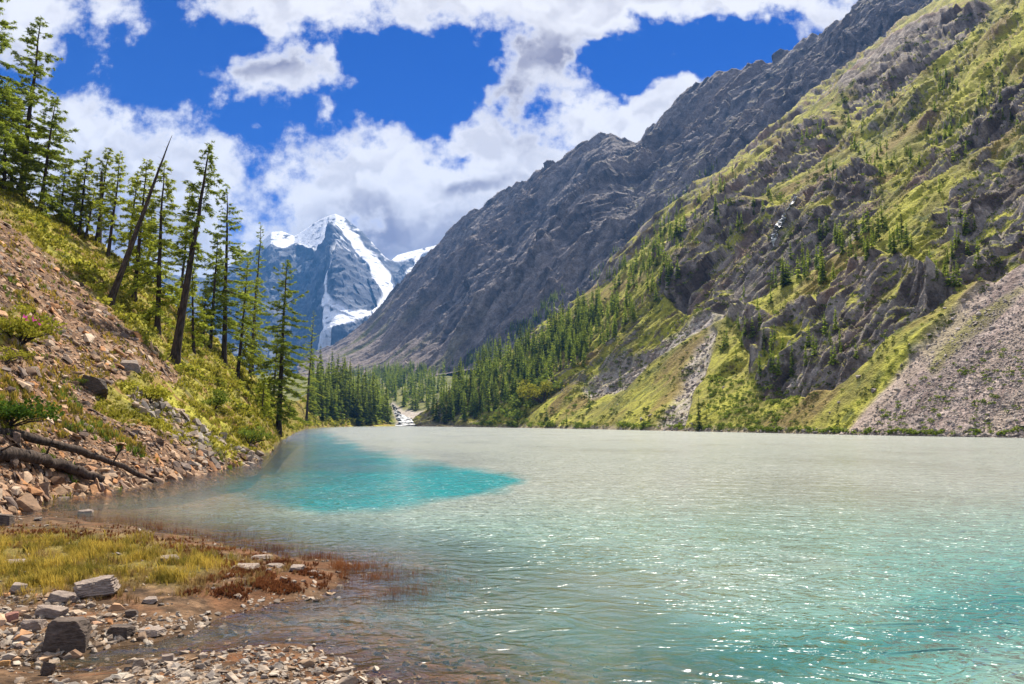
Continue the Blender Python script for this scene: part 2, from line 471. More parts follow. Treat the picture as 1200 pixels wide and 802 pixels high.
    g = g - (0.55 + 1.2 * f1 + 0.8 * f2) * sstep(0.86, 1.0, Wd)          # turf thins out into rock along the upper edge
    grass = sstep(0.35, 0.62, g)
    c = mixcol(rock_c, 0, grass * 0) ; c = rock_c + (grass_c - rock_c) * grass[..., None]
    sc = lerp(np.array([0.22, 0.165, 0.145]), np.array([0.36, 0.29, 0.255]), sstep(-0.3, 0.3, f3)[..., None])
    sc = mixcol(sc, (0.21, 0.20, 0.05), sstep(0.12, 0.30, fbm(s / 14, t / 30, 31.0, 4)) * sstep(60, 10, dsc) * 0.9)
    stk = fbm(s / 5, t / 60, 33.0, 4)
    sc = sc * (1 + 0.9 * stk)[..., None]; sc = mixcol(sc, (0.37, 0.295, 0.235), sstep(0.05, 0.3, fbm(s / 10, t / 90, 34.0, 4)) * 0.7)
    c = c + (sc - c) * scree[..., None]
    c = mixcol(c, (0.42, 0.37, 0.33), rubble * (0.75 + f3))
    shore = sstep(2.2, 0.2, Z + 1.5 * f2)
    c = mixcol(c, (0.27, 0.22, 0.16), shore * 0.85)
    c = np.clip(c, 0.01, 0.6)
    o = emit('hillside', X, Y, Z, terrain_mat('hillside_ground', (0.5, 1.7), bump=0.8, fine=0.45, dist=1.2), {'col': c.reshape(-1, 3)}, 'structure', 'green rocky mountainside with crags and scree above the far lake shore')
    return dict(X=X, Y=Y, Z=Z, scree=scree, meadow=meadow, cliff=cliff, grass=grass, W=Wd, rubble=rubble, dsc=dsc)

# =============================== grey mountain behind
def grey_mountain():
    base = [(340, 446, 1500), (370, 446, 1500), (440, 447, 1450), (500, 442, 1300), (560, 432, 1150), (640, 410, 1050), (700, 380, 1000), (900, 250, 980), (1100, 70, 1000), (1300, -80, 1050)]
    crest = [(330, 440, 2700), (370, 413, 2650), (390, 405, 2600), (410, 393, 2550), (430, 379, 2500), (450, 358, 2450), (470, 333, 2400), (490, 309, 2350), (510, 291, 2300), (530, 273, 2250), (550, 250, 2200), (570, 239, 2150), (590, 231, 2100), (610, 213, 2050), (640, 194, 2000), (670, 177, 1950), (690, 166, 1920), (705, 160, 1900), (716, 155, 1890), (730, 163, 1870), (745, 165, 1850), (760, 151, 1820), (790, 126, 1780), (815, 106, 1740), (840, 86, 1700), (860, 76, 1680), (880, 69, 1650), (905, 59, 1620), (930, 49, 1580), (960, 35, 1540), (985, 16, 1500), (1010, 0, 1480), (1060, -35, 1450), (1130, -85, 1400), (1300, -200, 1350)]
    a0, a1 = ray(350, 420)[0], ray(1180, 0)[0]
    X, Y, Z, Wd = sheet(base, crest, 900, 430, (a0, a1), back=20, back_len=0.4, back_drop=0.5)
    px0, py0 = proj(X, Y, Z)
    s = X * -0.42 + Y * 0.907; t = X * 0.907 + Y * 0.42
    front = np.clip(1.0 - (Wd - 1) * 2, 0, 1)
    low = sstep(185, 40, (px0 - 390) * 0.72 + (430 - py0) * 1.0)      # long talus aprons at the foot
    big = ridged(s / 330, t / 900, 1.0, 5)
    med = ridged(s / 95 + 0.25 * fbm(s / 80, t / 80, 3.0, 3), t / 280, 2.0, 5)
    fine = ridged(s / 30, t / 60, Z / 70, 5)
    D = (big - 0.45) * 75 * (1 - 0.6 * low) + (med - 0.42) * 13 * (1 - 0.75 * low) + (fine - 0.4) * 6 * (1 - 0.85 * low)
    D += (ridged(s / 16, t / 190, 9.0, 4) - 0.4) * 9 * (1 - 0.7 * low)
    q = (t * 0.6 - s * 0.22 + Z * 0.3 + 40 * fbm(s / 160, t / 160, 4.0, 4)) / 60
    fr = q - np.floor(q); D += (np.floor(q) + sstep(0.4, 0.95, fr) - q) * 8 * (1 - 0.8 * low)
    D += fbm(s / 22, t / 22, 6.0, 4) * 5 * (1 - 0.6 * low)
    w1, w2 = 0.6 * fbm(s / 90, t / 90, 61.0, 3), 0.6 * fbm(s / 90, t / 90, 62.0, 3)
    D += (facets(s / 110 + w1, t / 300 + w2, 4) * 17 + facets(s / 42 + w2, t / 100 + w1, 5) * 10 + facets(s / 17 + w1, t / 34 + w2, 6) * 5.5) * (1 - 0.8 * low)
    crestk = sstep(0.80, 1.0, Wd)
    D *= sstep(0.0, 0.06, Wd) * front * (1 - 0.55 * crestk)
    D += (ridged(s / 60, 0.0, 8.0, 4) - 0.5) * 26 * crestk * front
    N0 = np.array([-0.60, -0.35, 0.72])
    X = X + N0[0] * D; Y = Y + N0[1] * D; Z = Z + N0[2] * D
    n = normals(X, Y, Z); steep = 1 - n[..., 2]
    f1 = fbm(s / 200, t / 500, 21.0, 5); f2 = fbm(s / 40, t / 160, 22.0, 5); f3 = fbm(s / 14, t / 30, 23.0, 4)
    c = lerp(np.array([0.090, 0.084, 0.092]), np.array([0.25, 0.225, 0.22]), sstep(-0.4, 0.4, f3 + 0.7 * f2)[..., None])
    c = mixcol(c, (0.18, 0.14, 0.12), sstep(0.0, 0.3, f1 + 0.3 * f3) * 0.5)
    talus = low * sstep(-0.12, 0.15, f2 + 0.25)
    c = mixcol(c, (0.22, 0.18, 0.155), talus * 0.9)
    turf = low * sstep(0.02, 0.22, fbm(s / 60, t / 330, 25.0, 5) + 0.12 * f3 - 0.06)
    c = mixcol(c, (0.12, 0.125, 0.04), turf * 0.9)
    edge = sstep(230, 40, np.abs((px0 - 700) * 0.84 + (py0 - 330)) + 999 * (px0 < 560) - 0)
    turf2 = sstep(0.36, 0.24, steep) * sstep(-0.05, 0.2, f2) * sstep(640, 760, px0) * sstep(120, 20, np.interp(px0, [560, 760, 1100], [405, 200, -80]) - py0 + 60)
    c = mixcol(c, (0.17, 0.165, 0.055), turf2 * 0.8)
    o = emit('mountain', X, Y, Z, terrain_mat('mountain_rock', (0.09, 0.35), bump=0.9, fine=0.5, dist=5.0), {'col': np.clip(c, 0.01, .6).reshape(-1, 3)}, 'structure', 'long grey rocky mountain ridge falling to the valley head')
    return dict(X=X, Y=Y, Z=Z)

# =============================== snow peak at the valley head
def snow_peak():
    base = [(20, 500, 3300), (300, 490, 3500), (340, 478, 3700), (380, 455, 3800), (440, 440, 3900), (600, 430, 3900)]
    crest = [(20, 350, 5900), (90, 338, 5800), (150, 335, 5700), (200, 322, 5600), (240, 326, 5600), (275, 310, 5500), (300, 289, 5450), (318, 272, 5400), (330, 271, 5450), (345, 277, 5500), (355, 271, 5500), (368, 262, 5480), (380, 255, 5460), (393, 251, 5450), (405, 256, 5460), (415, 265, 5480), (425, 272, 5500), (437, 285, 5520), (450, 300, 5560), (458, 306, 5700), (466, 299, 6000), (480, 295, 6100), (497, 291, 6150), (512, 287, 6200), (530, 290, 6200), (620, 300, 6200)]
    a0, a1 = ray(60, 350)[0], ray(560, 350)[0]
    X, Y, Z, Wd = sheet(base, crest, 640, 330, (a0, a1), back=16, back_len=0.4, back_drop=0.6)
    px, py = proj(X, Y, Z)
    front = np.clip(1.0 - (Wd - 1) * 2, 0, 1)
    jx = px + 6.0 * fbm(X / 130, Z / 130, 1.0, 5, 0.6); jy = py + 6.0 * fbm(X / 130, Z / 130, 2.0, 5, 0.6)
    snow = np.maximum.reduce([
        sstep(-1.5, 1.5, poly_sd(jx, jy, [(302, 280), (318, 264), (345, 268), (368, 254), (382, 252), (396, 245), (405, 258), (393, 276), (384, 290), (372, 297), (358, 290), (345, 286), (332, 292), (318, 287), (308, 292)])),
        sstep(1.2, -1.2, line_d(jx, jy, [(399, 264, 6), (412, 277, 6), (424, 292, 7), (438, 310, 8), (452, 332, 9), (458, 345, 7), (449, 362, 5), (442, 372, 3)])),
        sstep(1.0, -1.0, line_d(jx, jy, [(404, 304, 1.0), (394, 330, 1.8), (388, 345, 2.2), (390, 362, 3), (397, 374, 5)])),
        sstep(1.2, -1.2, poly_sd(jx, jy, [(384, 362), (398, 373), (420, 379), (440, 370), (436, 382), (420, 392), (402, 402), (388, 414), (370, 414), (384, 396)]) * -1),
        sstep(-1.5, 1.5, poly_sd(jx, jy, [(452, 305), (468, 293), (490, 290), (520, 286), (504, 294), (490, 300), (476, 305), (466, 308)])),
        sstep(1.0, -1.0, line_d(jx, jy, [(492, 296, 3), (486, 310, 2), (478, 322, 2.5)])),
    ])
    snow = np.maximum(snow, 0.9 * sstep(0.16, 0.30, fbm(X / 60, Z / 90, 5.0, 5)) * sstep(330, 285, py))
    rockspots = sstep(0.16, 0.30, fbm(X / 70, Z / 70, 6.0, 4))
    snow *= 1 - 0.6 * rockspots * sstep(300, 270, py) * sstep(360, 380, px)
    but = sstep(1.0, 0.0, np.abs(px - (395 + (py - 268) * 0.10)) / (8 + (py - 262) * 0.48).clip(4, 80)) * sstep(262, 275, py) * sstep(420, 400, py)
    D = but * 240
    D += (ridged((X + Y * 0.3) / 300, (Z - X * .4) / 500, 2.0, 5) - 0.4) * 100 * (1 - 0.8 * snow)
    D += (ridged((X - Z * .5) / 110, Z / 300, 4.0, 5) - 0.4) * 50 * (1 - 0.9 * snow)
    D += fbm(X / 60, Z / 60, Y / 200, 5) * 25 * (1 - 0.7 * snow)
    w1 = 0.6 * fbm(X / 200, Z / 200, 61.0, 3)
    D += (facets(X / 170 + w1, Z / 330 - w1, 7) * 110 + facets(X / 70 - w1, Z / 120 + w1, 8) * 48 + facets(X / 30 + w1, Z / 45, 9) * 18) * (1 - 0.85 * snow)
    D *= sstep(0, 0.05, Wd) * front * (1 - 0.85 * sstep(0.80, 1, Wd))
    X = X + 0.0 * D; Y = Y - 0.8 * D; Z = Z + 0.25 * D
    f = fbm(X / 90, Z / 60, 3.0, 5)
    c = lerp(np.array([0.035, 0.045, 0.07]), np.array([0.14, 0.155, 0.19]), sstep(-0.35, 0.35, f)[..., None])
    c = mixcol(c, (0.80, 0.82, 0.86), snow * sstep(-0.42, -0.12, fbm(X / 45, Z / 30, 71.0, 4)))
    emit('mountain_peak', X, Y, Z, terrain_mat('snow_and_rock', (0.02, 0.08), bump=0.6, fine=0.22, dist=14.0), {'col': c.reshape(-1, 3)}, 'structure', 'snow capped rock peak closing the head of the valley')

# =============================== left bank
LB_SCREE = [(-140, 190), (-60, 215), (0, 252), (40, 285), (80, 318), (120, 352), (150, 385), (190, 418), (215, 440), (205, 455), (160, 440), (118, 455), (112, 480), (150, 500), (205, 515), (228, 535), (262, 545), (300, 546), (230, 575), (0, 640), (-140, 680)]
def left_bank():
    base = [(-260, 690, 15), (-150, 655, 16.5), (-60, 628, 18.5), (0, 612, 20.5), (60, 592, 25), (160, 575, 29.5), (230, 561, 36), (300, 547, 46), (318, 531, 68), (330, 519, 105), (345, 509, 190), (358, 503, 340), (380, 500.6, 470), (420, 499.9, 560), (470, 499.6, 600)]
    base2 = []
    for px, py, Y in base:
        a, e = ray(px, py); base2.append((px, py + 0.55 / Y * F, Y))
    crest = [(-260, 0, 72), (-150, 80, 76), (-60, 162, 80), (0, 212, 85), (60, 254, 88), (90, 272, 90), (115, 288, 92), (140, 304, 95), (170, 324, 99), (200, 353, 105), (230, 382, 114), (256, 400, 124), (286, 430, 145), (313, 456, 185), (330, 470, 250), (350, 470, 380), (380, 452, 640), (400, 458, 660), (430, 474, 690), (458, 492, 720), (475, 497, 740)]
    a0, a1 = ray(-190, 400)[0], ray(466, 490)[0]
    X, Y, Z, Wd = sheet(base2, crest, 820, 520, (a0, a1), back=24, back_len=0.5, back_drop=0.8, bulge=0.06)
    px, py = proj(X, Y, Z)
    front = np.clip(1.0 - (Wd - 1) * 2, 0, 1)
    far = sstep(120, 320, Y)
    jx = px + 9 * fbm(X / 4, Y / 5, 1.0, 4); jy = py + 8 * fbm(X / 4, Y / 5, 2.0, 4)
    scree = sstep(-6, 6, poly_sd(jx, jy, LB_SCREE))
    patches = np.maximum.reduce([sstep(-5, 8, poly_sd(jx, jy, p)) for p in ([(-20, 360), (30, 355), (58, 385), (50, 405), (-20, 405)], [(150, 440), (178, 450), (160, 470), (118, 468)], [(-20, 465), (40, 470), (50, 500), (20, 520), (-20, 510)])])
    scree = scree * (1 - 0.8 * patches)
    D = fbm(X / 14, Y / 14, 3.0, 4) * 1.3 * (1 - 0.5 * scree) + fbm(X / 3, Y / 3, 4.0, 4) * 0.35 + (ridged(X / 6, Y / 9, 5.0, 4) - .4) * 0.8 * (1 - scree)
    D *= sstep(0.0, 0.08, Wd) * front * (1 - 0.3 * far)
    Z = Z + D; X = X + 0.3 * D
    # earth of the slope
    f1 = fbm(X / 6, Y / 6, 7.0, 4); f2 = fbm(X / 1.5, Y / 1.5, 8.0, 4)
    c = lerp(np.array([0.19, 0.16, 0.04]), np.array([0.33, 0.31, 0.04]), sstep(-0.3, 0.3, f1 + 0.5 * f2)[..., None])
    c = mixcol(c, (0.20, 0.10, 0.045), sstep(-0.02, 0.22, f2 - 0.3 * f1) * 0.85)
    c = mixcol(c, (0.075, 0.085, 0.022), sstep(0.1, 0.35, fbm(X / 2.5, Y / 3, 9.0, 4)) * 0.8)
    sc = lerp(np.array([0.085, 0.048, 0.028]), np.array([0.24, 0.145, 0.085]), sstep(-0.3, 0.3, f2)[..., None])
    c = c + (sc - c) * scree[..., None]
    c = mixcol(c, (0.05, 0.04, 0.03), sstep(0.25, -0.1, Z) * 0.7 * (1 - far))
    emit('bank_slope', X, Y, Z, terrain_mat('bank_earth', (1.5, 6.0), bump=0.7, fine=0.4, dist=0.25), {'col': np.clip(c, .01, .6).reshape(-1, 3)}, 'structure', 'steep stony bank with yellow grass rising from the lake')
    return dict(X=X, Y=Y, Z=Z, scree=scree, W=Wd, px=px, py=py)

# =============================== near shore and lake bed
def ground_poly(pts):
    P = np.array(pts, float); x, y = on_water(P[:, 0], P[:, 1]); return list(zip(x, y))
LAND1 = ground_poly([(-240, 585), (0, 604), (60, 607), (140, 615), (250, 635), (330, 651), (380, 662), (400, 676), (386, 692), (330, 705), (270, 721), (230, 736), (165, 752), (95, 763), (50, 772), (-80, 786), (-400, 800)])
LAND2 = ground_poly([(-500, 812), (-100, 792), (0, 779), (60, 790), (130, 787), (170, 775), (220, 766), (300, 757), (360, 763), (405, 775), (440, 790), (480, 804), (520, 840), (560, 920), (620, 1150)]) + [(0.5, 2.5), (2.5, -30), (-40, -30), (-40, 6)]
def shore_height(x, y):
    j1 = 0.35 * fbm(x / 1.3, y / 1.3, 1.0, 4); 
    d = np.maximum(poly_sd(x, y, LAND1) + j1, poly_sd(x, y, LAND2) + j1 * 0.5)
    h = np.where(d > 0, 0.24 * (1 - np.exp(-d / 0.9)) , np.maximum(d * 0.10, -0.9 + d * 0.02))
    h = h + 0.05 * fbm(x / 0.7, y / 0.7, 2.0, 4) * sstep(-1.5, 0.3, d) + 0.06 * fbm(x / 2.2, y / 2.2, 3.0, 3)
    return np.maximum(h, -2.4), d
def near_shore():
    na, ny = 620, 420
    a = np.linspace(-1.15, 0.9, na)
    Y = np.concatenate([np.linspace(-4, 5.5, 24), 1 / np.linspace(1 / 5.6, 1 / 62, ny - 24)])[:, None]
    scale = np.maximum(Y, 5.5)
    X = a[None, :] * scale; Y = np.repeat(Y, na, 1)
    Z, d = shore_height(X, Y)
    px, py = proj(X, np.maximum(Y, 1), Z)
    grass = sstep(-10, 16, poly_sd(px + 22 * fbm(X / 1.0, Y / 1.0, 5.0, 3), py + 8 * fbm(X / 1.0, Y / 1.0, 6.0, 3), [(-40, 628), (60, 622), (150, 628), (250, 648), (300, 662), (240, 672), (215, 688), (160, 686), (110, 684), (60, 694), (-40, 690)]))
    f1 = fbm(X / 1.2, Y / 1.2, 7.0, 4); f2 = fbm(X / 0.25, Y / 0.25, 8.0, 4)
    c = lerp(np.array([0.045, 0.027, 0.015]), np.array([0.165, 0.100, 0.055]), sstep(-0.35, 0.4, f1 * 0.6 + f2)[..., None])
    c = mixcol(c, (0.15, 0.060, 0.022), sstep(0.0, 0.35, fbm(X / 0.8, Y / 0.8, 11.0, 4) + 0.3 * sstep(150, 380, px)) * 0.6)
    c = mixcol(c, (0.19, 0.17, 0.03), grass * 0.6)
    c = mixcol(c, (0.07, 0.045, 0.025), sstep(0.10, -0.02, Z) * 0.6)                    # wet margin and bed
    bed = lerp(np.array([0.12, 0.055, 0.025]), np.array([0.28, 0.15, 0.07]), sstep(-0.3, 0.3, f2 + .4 * f1)[..., None])
    c = c + (bed - c) * sstep(-0.02, -0.12, Z)[..., None]
    emit('shore_ground', X, Y, Z, terrain_mat('shore_earth', (4.0, 18.0), bump=0.8, fine=0.5, dist=0.06), {'col': np.clip(c, .01, .6).reshape(-1, 3)}, 'structure', 'low muddy spit of land and shallow lake bed in the foreground')
    return dict(X=X, Y=Y, Z=Z)

# =============================== valley floor behind the lake
def valley_floor():
    base = [(200, 500, 520), (300, 500, 520), (360, 500, 560), (430, 499.4, 600), (480, 499.4, 610), (540, 499.4, 640), (640, 499, 700)]
    crest = [(200, 440, 1560), (300, 440, 1560), (360, 442, 1560), (440, 441, 1560), (500, 437, 1450), (560, 430, 1300), (640, 412, 1200)]
    a0, a1 = ray(230, 470)[0], ray(620, 470)[0]
    base = [(x, y + 0.8 / Y * F, Y) for x, y, Y in base]
    X, Y, Z, Wd = sheet(base, crest, 300, 130, (a0, a1), back=6, back_len=0.2, back_drop=0.1)
    Z = Z + fbm(X / 60, Y / 60, 1.0, 4) * 6 * sstep(0.05, 0.3, Wd)
    f = fbm(X / 25, Y / 25, 2.0, 5)
    c = lerp(np.array([0.07, 0.08, 0.025]), np.array([0.17, 0.17, 0.05]), sstep(-.3, .3, f)[..., None])
    px, py = proj(X, Y, Z)
    riv = sstep(4, -1, line_d(px + 5 * fbm(X / 20, Y / 40, 5.0, 3), py, RIVER))
    c = mixcol(c, (0.34, 0.30, 0.27), riv * 0.9)
    emit('valley_floor', X, Y, Z, terrain_mat('valley_ground', (0.15, 0.6), bump=0.6, fine=0.4, dist=1.5), {'col': c.reshape(-1, 3)}, 'structure', 'wooded valley floor behind the lake head')
    return dict(X=X, Y=Y, Z=Z)
RIVER = [(461, 474, 1.0), (466, 482, 3), (470, 488, 5), (478, 494, 12), (486, 500, 22)]

RS = right_slope(); GM = grey_mountain(); snow_peak(); LB = left_bank(); NS = near_shore(); VF = valley_floor()

gm_, gt = material('ground_earth')
finish(gt, gt.n('ShaderNodeBsdfPrincipled', {'Base Color': (0.10, 0.09, 0.06, 1), 'Roughness': 1.0}))
ang = np.linspace(0, 2 * np.pi, 97)[:-1]
rad = np.array([0.0, 50, 200, 800, 1500, 3500, 5500])
GV = np.array([[r * math.cos(q), r * math.sin(q), -7.0] for r in rad for q in ang])
gf = [[i * 96 + j, i * 96 + (j + 1) % 96, (i + 1) * 96 + (j + 1) % 96, (i + 1) * 96 + j] for i in range(6) for j in range(96)]
tag(mesh_np('ground', GV, gf, gm_), 'earth beneath the lake and the mountains', None, None, 'structure')

# ---------------------------------------------------------------- water
def water_mat():
    m, t = material('lake_water')
    pos = t.n('ShaderNodeNewGeometry')
    sep = t.n('ShaderNodeSeparateXYZ', {0: pos}, out=None)
    def layer(sx, sy, det, rough=0.55, dist=0.6, ang=10):
        rot = t.n('ShaderNodeMapping', {'Vector': pos, 'Rotation': (0, 0, math.radians(ang)), 'Location': (ang * 1.7, ang * .9, ang * .37)})
        v = t.vmath('MULTIPLY', rot, (sx, sy, 1.0))
        return t.noise(v, 1.0, det, rough, dist)
    h = t.math('MULTIPLY', layer(0.16, 0.30, 2.0), 0.30)
    def crest(v):                                  # sharper tops than hollows
        return t.math('SUBTRACT', 1.0, t.math('ABSOLUTE', t.math('MULTIPLY_ADD', v, 4.0, -2.0)))
    h = t.math('MULTIPLY_ADD', crest(layer(0.75, 1.25, 2.0, 0.5, 0.9, 14)), 0.15, h)
    h = t.math('MULTIPLY_ADD', crest(layer(2.0, 3.0, 2.0, 0.5, 0.9, -19)), 0.05, h)
    h = t.math('MULTIPLY_ADD', layer(7.0, 9.0, 1.0, 0.5, 0.3, 37), 0.022, h)
    h = t.math('MULTIPLY_ADD', layer(21.0, 25.0, 0.0, 0.5, 0.0, 71), 0.0065, h)
    calm = t.n('ShaderNodeAttribute', attribute_name='calm', out=2)
    h = t.math('MULTIPLY', h, calm)
    bump = t.n('ShaderNodeBump', {'Strength': 1.0, 'Distance': 1.0, 'Height': h})
    col = t.n('ShaderNodeAttribute', attribute_name='col')
    op = t.n('ShaderNodeAttribute', attribute_name='opac', out=2)
    body = t.n('ShaderNodeBsdfDiffuse', {'Color': col, 'Normal': bump})
    clear = t.n('ShaderNodeBsdfTransparent', {'Color': (0.80, 0.70, 0.52, 1)})
    inner = t.n('ShaderNodeMixShader', {0: op, 1: clear, 2: body})
    fr = t.n('ShaderNodeFresnel', {'IOR': 1.33, 'Normal': bump})
    gl = t.n('ShaderNodeBsdfGlossy', {'Color': (0.95, 0.96, 1.0, 1), 'Roughness': t.range(sep.outputs[1], 8.0, 160.0, 0.12, 0.16), 'Normal': bump})
    finish(t, t.n('ShaderNodeMixShader', {0: fr, 1: inner, 2: gl}))
    return m
def lake():
    py = np.concatenate([np.linspace(1500, 830, 30), np.linspace(826, 500, 420), np.linspace(499.7, 498.6, 12)])
    _, Y = on_water(np.full_like(py, 600), py)
    Y = np.concatenate([[-60, -20, 0], Y, ])[:, None]
    a = np.linspace(-1.3, 1.3, 760)
    X = a[None, :] * np.maximum(Y, 8.0); Y = np.repeat(Y, 760, 1)
    Z = np.zeros_like(X)
    px, py = proj(X, np.maximum(Y, 1.0), Z)
    d = np.maximum(poly_sd(X, Y, LAND1), poly_sd(X, Y, LAND2))
    # the left shoreline is the foot of the bank
    bank = ground_poly([(-240, 690), (-150, 655), (-60, 628), (0, 612), (60, 592), (160, 575), (230, 561), (300, 547), (318, 531), (330, 519), (345, 509), (358, 503), (380, 500.6)])
    bl = np.full(X.shape, 1e9)
    for (ax, ay), (bx, by) in zip(bank[:-1], bank[1:]):
        ex, ey = bx - ax, by - ay
        tq = np.clip(((X - ax) * ex + (Y - ay) * ey) / (ex * ex + ey * ey), 0, 1)
        bl = np.minimum(bl, np.hypot(X - ax - tq * ex, Y - ay - tq * ey))
    nz = fbm(X / 3, Y / 5, 1.0, 4); nz2 = fbm(X / 9, Y / 16, 2.0, 4)
    dist = np.minimum(-d, bl * 0.55) * (1 + 0.5 * nz)
    opac = 1 - np.exp(-np.maximum(dist, 0) * 0.27)
    opac = lerp(opac, 1.0, sstep(3.0, 7.0, dist))
    # currents of milky melt water and clear turquoise water
    jx = px + 26 * fbm(X / 5, Y / 12, 3.0, 3); jy = py + 5 * fbm(X / 3, Y / 9, 4.0, 4)
    milky = np.array([0.258, 0.282, 0.243]); teal = np.array([0.075, 0.25, 0.225]); turq = np.array([0.006, 0.205, 0.215])
    lowr = sstep(590, 700, jy + (jx - 600) * 0.03) * sstep(330, 540, jx)
    c = lerp(milky, teal, (lowr * 0.85 * sstep(-0.5, 0.15, nz2 + 0.18))[..., None])
    c = mixcol(c, (0.15, 0.285, 0.24), sstep(560, 640, jy) * (1 - lowr) * 0.7)
    c = mixcol(c, (0.022, 0.14, 0.14), sstep(-30, 40, poly_sd(jx, jy, [(700, 810), (740, 760), (880, 745), (1000, 730), (1120, 690), (1220, 670), (1220, 730), (1100, 775), (950, 795), (860, 830)])) * 0.8)
    c = mixcol(c, (0.20, 0.26, 0.21), sstep(0, 50, poly_sd(jx, jy, [(980, 830), (1080, 790), (1220, 740), (1230, 850)])) * 0.5)
    kx, ky = px + 46 * fbm(X / 3, Y / 8, 13.0, 6, 0.66), py + 9 * fbm(X / 3, Y / 5, 14.0, 6, 0.68)
    tq = np.maximum(sstep(-5, 10, poly_sd(kx, ky, [(330, 530), (345, 508), (362, 503), (380, 506), (420, 523), (470, 535), (530, 546), (585, 553), (622, 563), (600, 574), (540, 586), (450, 600), (380, 604), (300, 590), (250, 575), (300, 552)])), 0)
    tq = np.clip(tq * (0.97 + 0.5 * fbm(X / 4, Y / 10, 15.0, 4)), 0, 1)
    c = mixcol(c, turq, tq)
    c = mixcol(c, (0.11, 0.30, 0.30), sstep(10, 40, poly_sd(jx, jy, [(345, 512), (352, 502), (366, 500.5), (372, 503), (385, 509), (370, 514)])) * 0)
    c = mixcol(c, (0.10, 0.135, 0.115), sstep(2.2, 0.6, dist) * 0.6)
    calm = np.clip(0.45 + 0.55 * sstep(1.0, 6.0, dist), 0, 1) * np.clip(0.7 + 0.9 * fbm(X / 12, Y / 20, 8.0, 3), 0.35, 1.4)
    o = mesh_np('lake', np.stack([X, Y, Z], -1).reshape(-1, 3), grid_faces(*X.shape), water_mat(), True, {'col': np.clip(c, 0, .7).reshape(-1, 3), 'opac': opac.ravel(), 'calm': calm.ravel()})
    tag(o, 'milky turquoise mountain lake with a clear blue patch by the bank', None, None, 'structure')
lake()
# ---------------------------------------------------------------- finding the ground
_bins = {}
def build_bins(names):
    P = np.concatenate([SURF[n] for n in names]); P = P[P[:, 1] > 1]
    px, py = proj(P[:, 0], P[:, 1], P[:, 2])
    ok = (px > -190) & (px < 1300) & (py > -190) & (py < 900)
    P, ix, iy = P[ok], (px[ok] + 200).astype(int), (py[ok] + 200).astype(int)
    o = np.argsort(-P[:, 1])                  # nearest written last
    g = np.full((1120, 1520), -1, np.int64); g[iy[o], ix[o]] = o
    return P, g
BINS = {'far': build_bins(['hillside']), 'mid': build_bins(['valley_floor', 'bank_slope', 'hillside', 'mountain']), 'left': build_bins(['bank_slope']), 'mountain': build_bins(['mountain']), 'valley': build_bins(['valley_floor'])}
def locate(px, py, which='far', r=5):
    P, g = BINS[which]
    ix, iy = int(px + 200), int(py + 200)
    for k in range(r + 1):
        sub = g[max(iy - k, 0):iy + k + 1, max(ix - k, 0):ix + k + 1]
        c = sub[sub >= 0]
        if len(c):
            q = P[c]; return q[np.argmin(q[:, 1])]
    return None
def on_shore(px, py):
    x, y = on_water(px, py, 0.0)
    for _ in range(6):
        z = float(shore_height(np.array([x]), np.array([y]))[0][0]); z = max(z, -0.3)
        x, y = on_water(px, py, z)
    return np.array([x, y, z])

# ---------------------------------------------------------------- materials for plants
def leaf_mat(name, dark, light, trans=0.35, var=0.35):
    m, t = material(name)
    r = t.n('ShaderNodeAttribute', attribute_name='rnd', out=2)
    oi = t.n('ShaderNodeObjectInfo', out=None)
    c = t.mixc(r, (*dark, 1), (*light, 1))
    k = t.range(oi.outputs['Random'], 0, 1, 1 - var, 1 + var, smooth=False)
    c = t.vmath('MULTIPLY', c, t.n('ShaderNodeCombineXYZ', {0: k, 1: k, 2: k}))
    d = t.n('ShaderNodeBsdfDiffuse', {'Color': c})
    tr = t.n('ShaderNodeBsdfTranslucent', {'Color': c})
    finish(t, t.n('ShaderNodeMixShader', {0: trans, 1: d, 2: tr}))
    return m
def bark_mat(name, c1, c2, sc=9.0):
    m, t = material(name)
    tc = t.n('ShaderNodeTexCoord', out=3)
    v = t.vmath('MULTIPLY', tc, (1.0, 1.0, 0.18))
    n = t.noise(v, sc, 5.0, 0.65)
    c = t.mixc(t.range(n, 0.35, 0.65), (*c1, 1), (*c2, 1))
    b = t.n('ShaderNodeBump', {'Strength': 0.9, 'Distance': 0.05, 'Height': n})
    finish(t, t.n('ShaderNodeBsdfPrincipled', {'Base Color': c, 'Roughness': 0.95, 'Normal': b, 'Specular IOR Level': 0.1}))
    return m
LARCH = leaf_mat('larch_needles', (0.15, 0.19, 0.022), (0.46, 0.50, 0.065), 0.6, 0.15)
LARCH_D = leaf_mat('dark_needles', (0.10, 0.145, 0.020), (0.36, 0.42, 0.055), 0.6, 0.15)
FAR_N = leaf_mat('conifer_needles', (0.060, 0.105, 0.018), (0.29, 0.34, 0.05), 0.45, 0.45)
BUSH = leaf_mat('bush_leaves', (0.07, 0.11, 0.02), (0.24, 0.29, 0.045), 0.35, 0.3)
BUSH_Y = leaf_mat('yellow_leaves', (0.20, 0.20, 0.025), (0.42, 0.40, 0.05), 0.35, 0.1)
GRASS = leaf_mat('grass_blades', (0.14, 0.13, 0.025), (0.60, 0.43, 0.08), 0.35, 0.0)
REDS = leaf_mat('red_sedge', (0.10, 0.035, 0.018), (0.30, 0.12, 0.045), 0.3, 0.0)
BARK = bark_mat('larch_bark', (0.022, 0.017, 0.014), (0.075, 0.055, 0.045))
DEAD = bark_mat('dead_wood', (0.028, 0.022, 0.018), (0.10, 0.075, 0.06))
GREYW = bark_mat('grey_dead_wood', (0.07, 0.055, 0.05), (0.17, 0.14, 0.125))

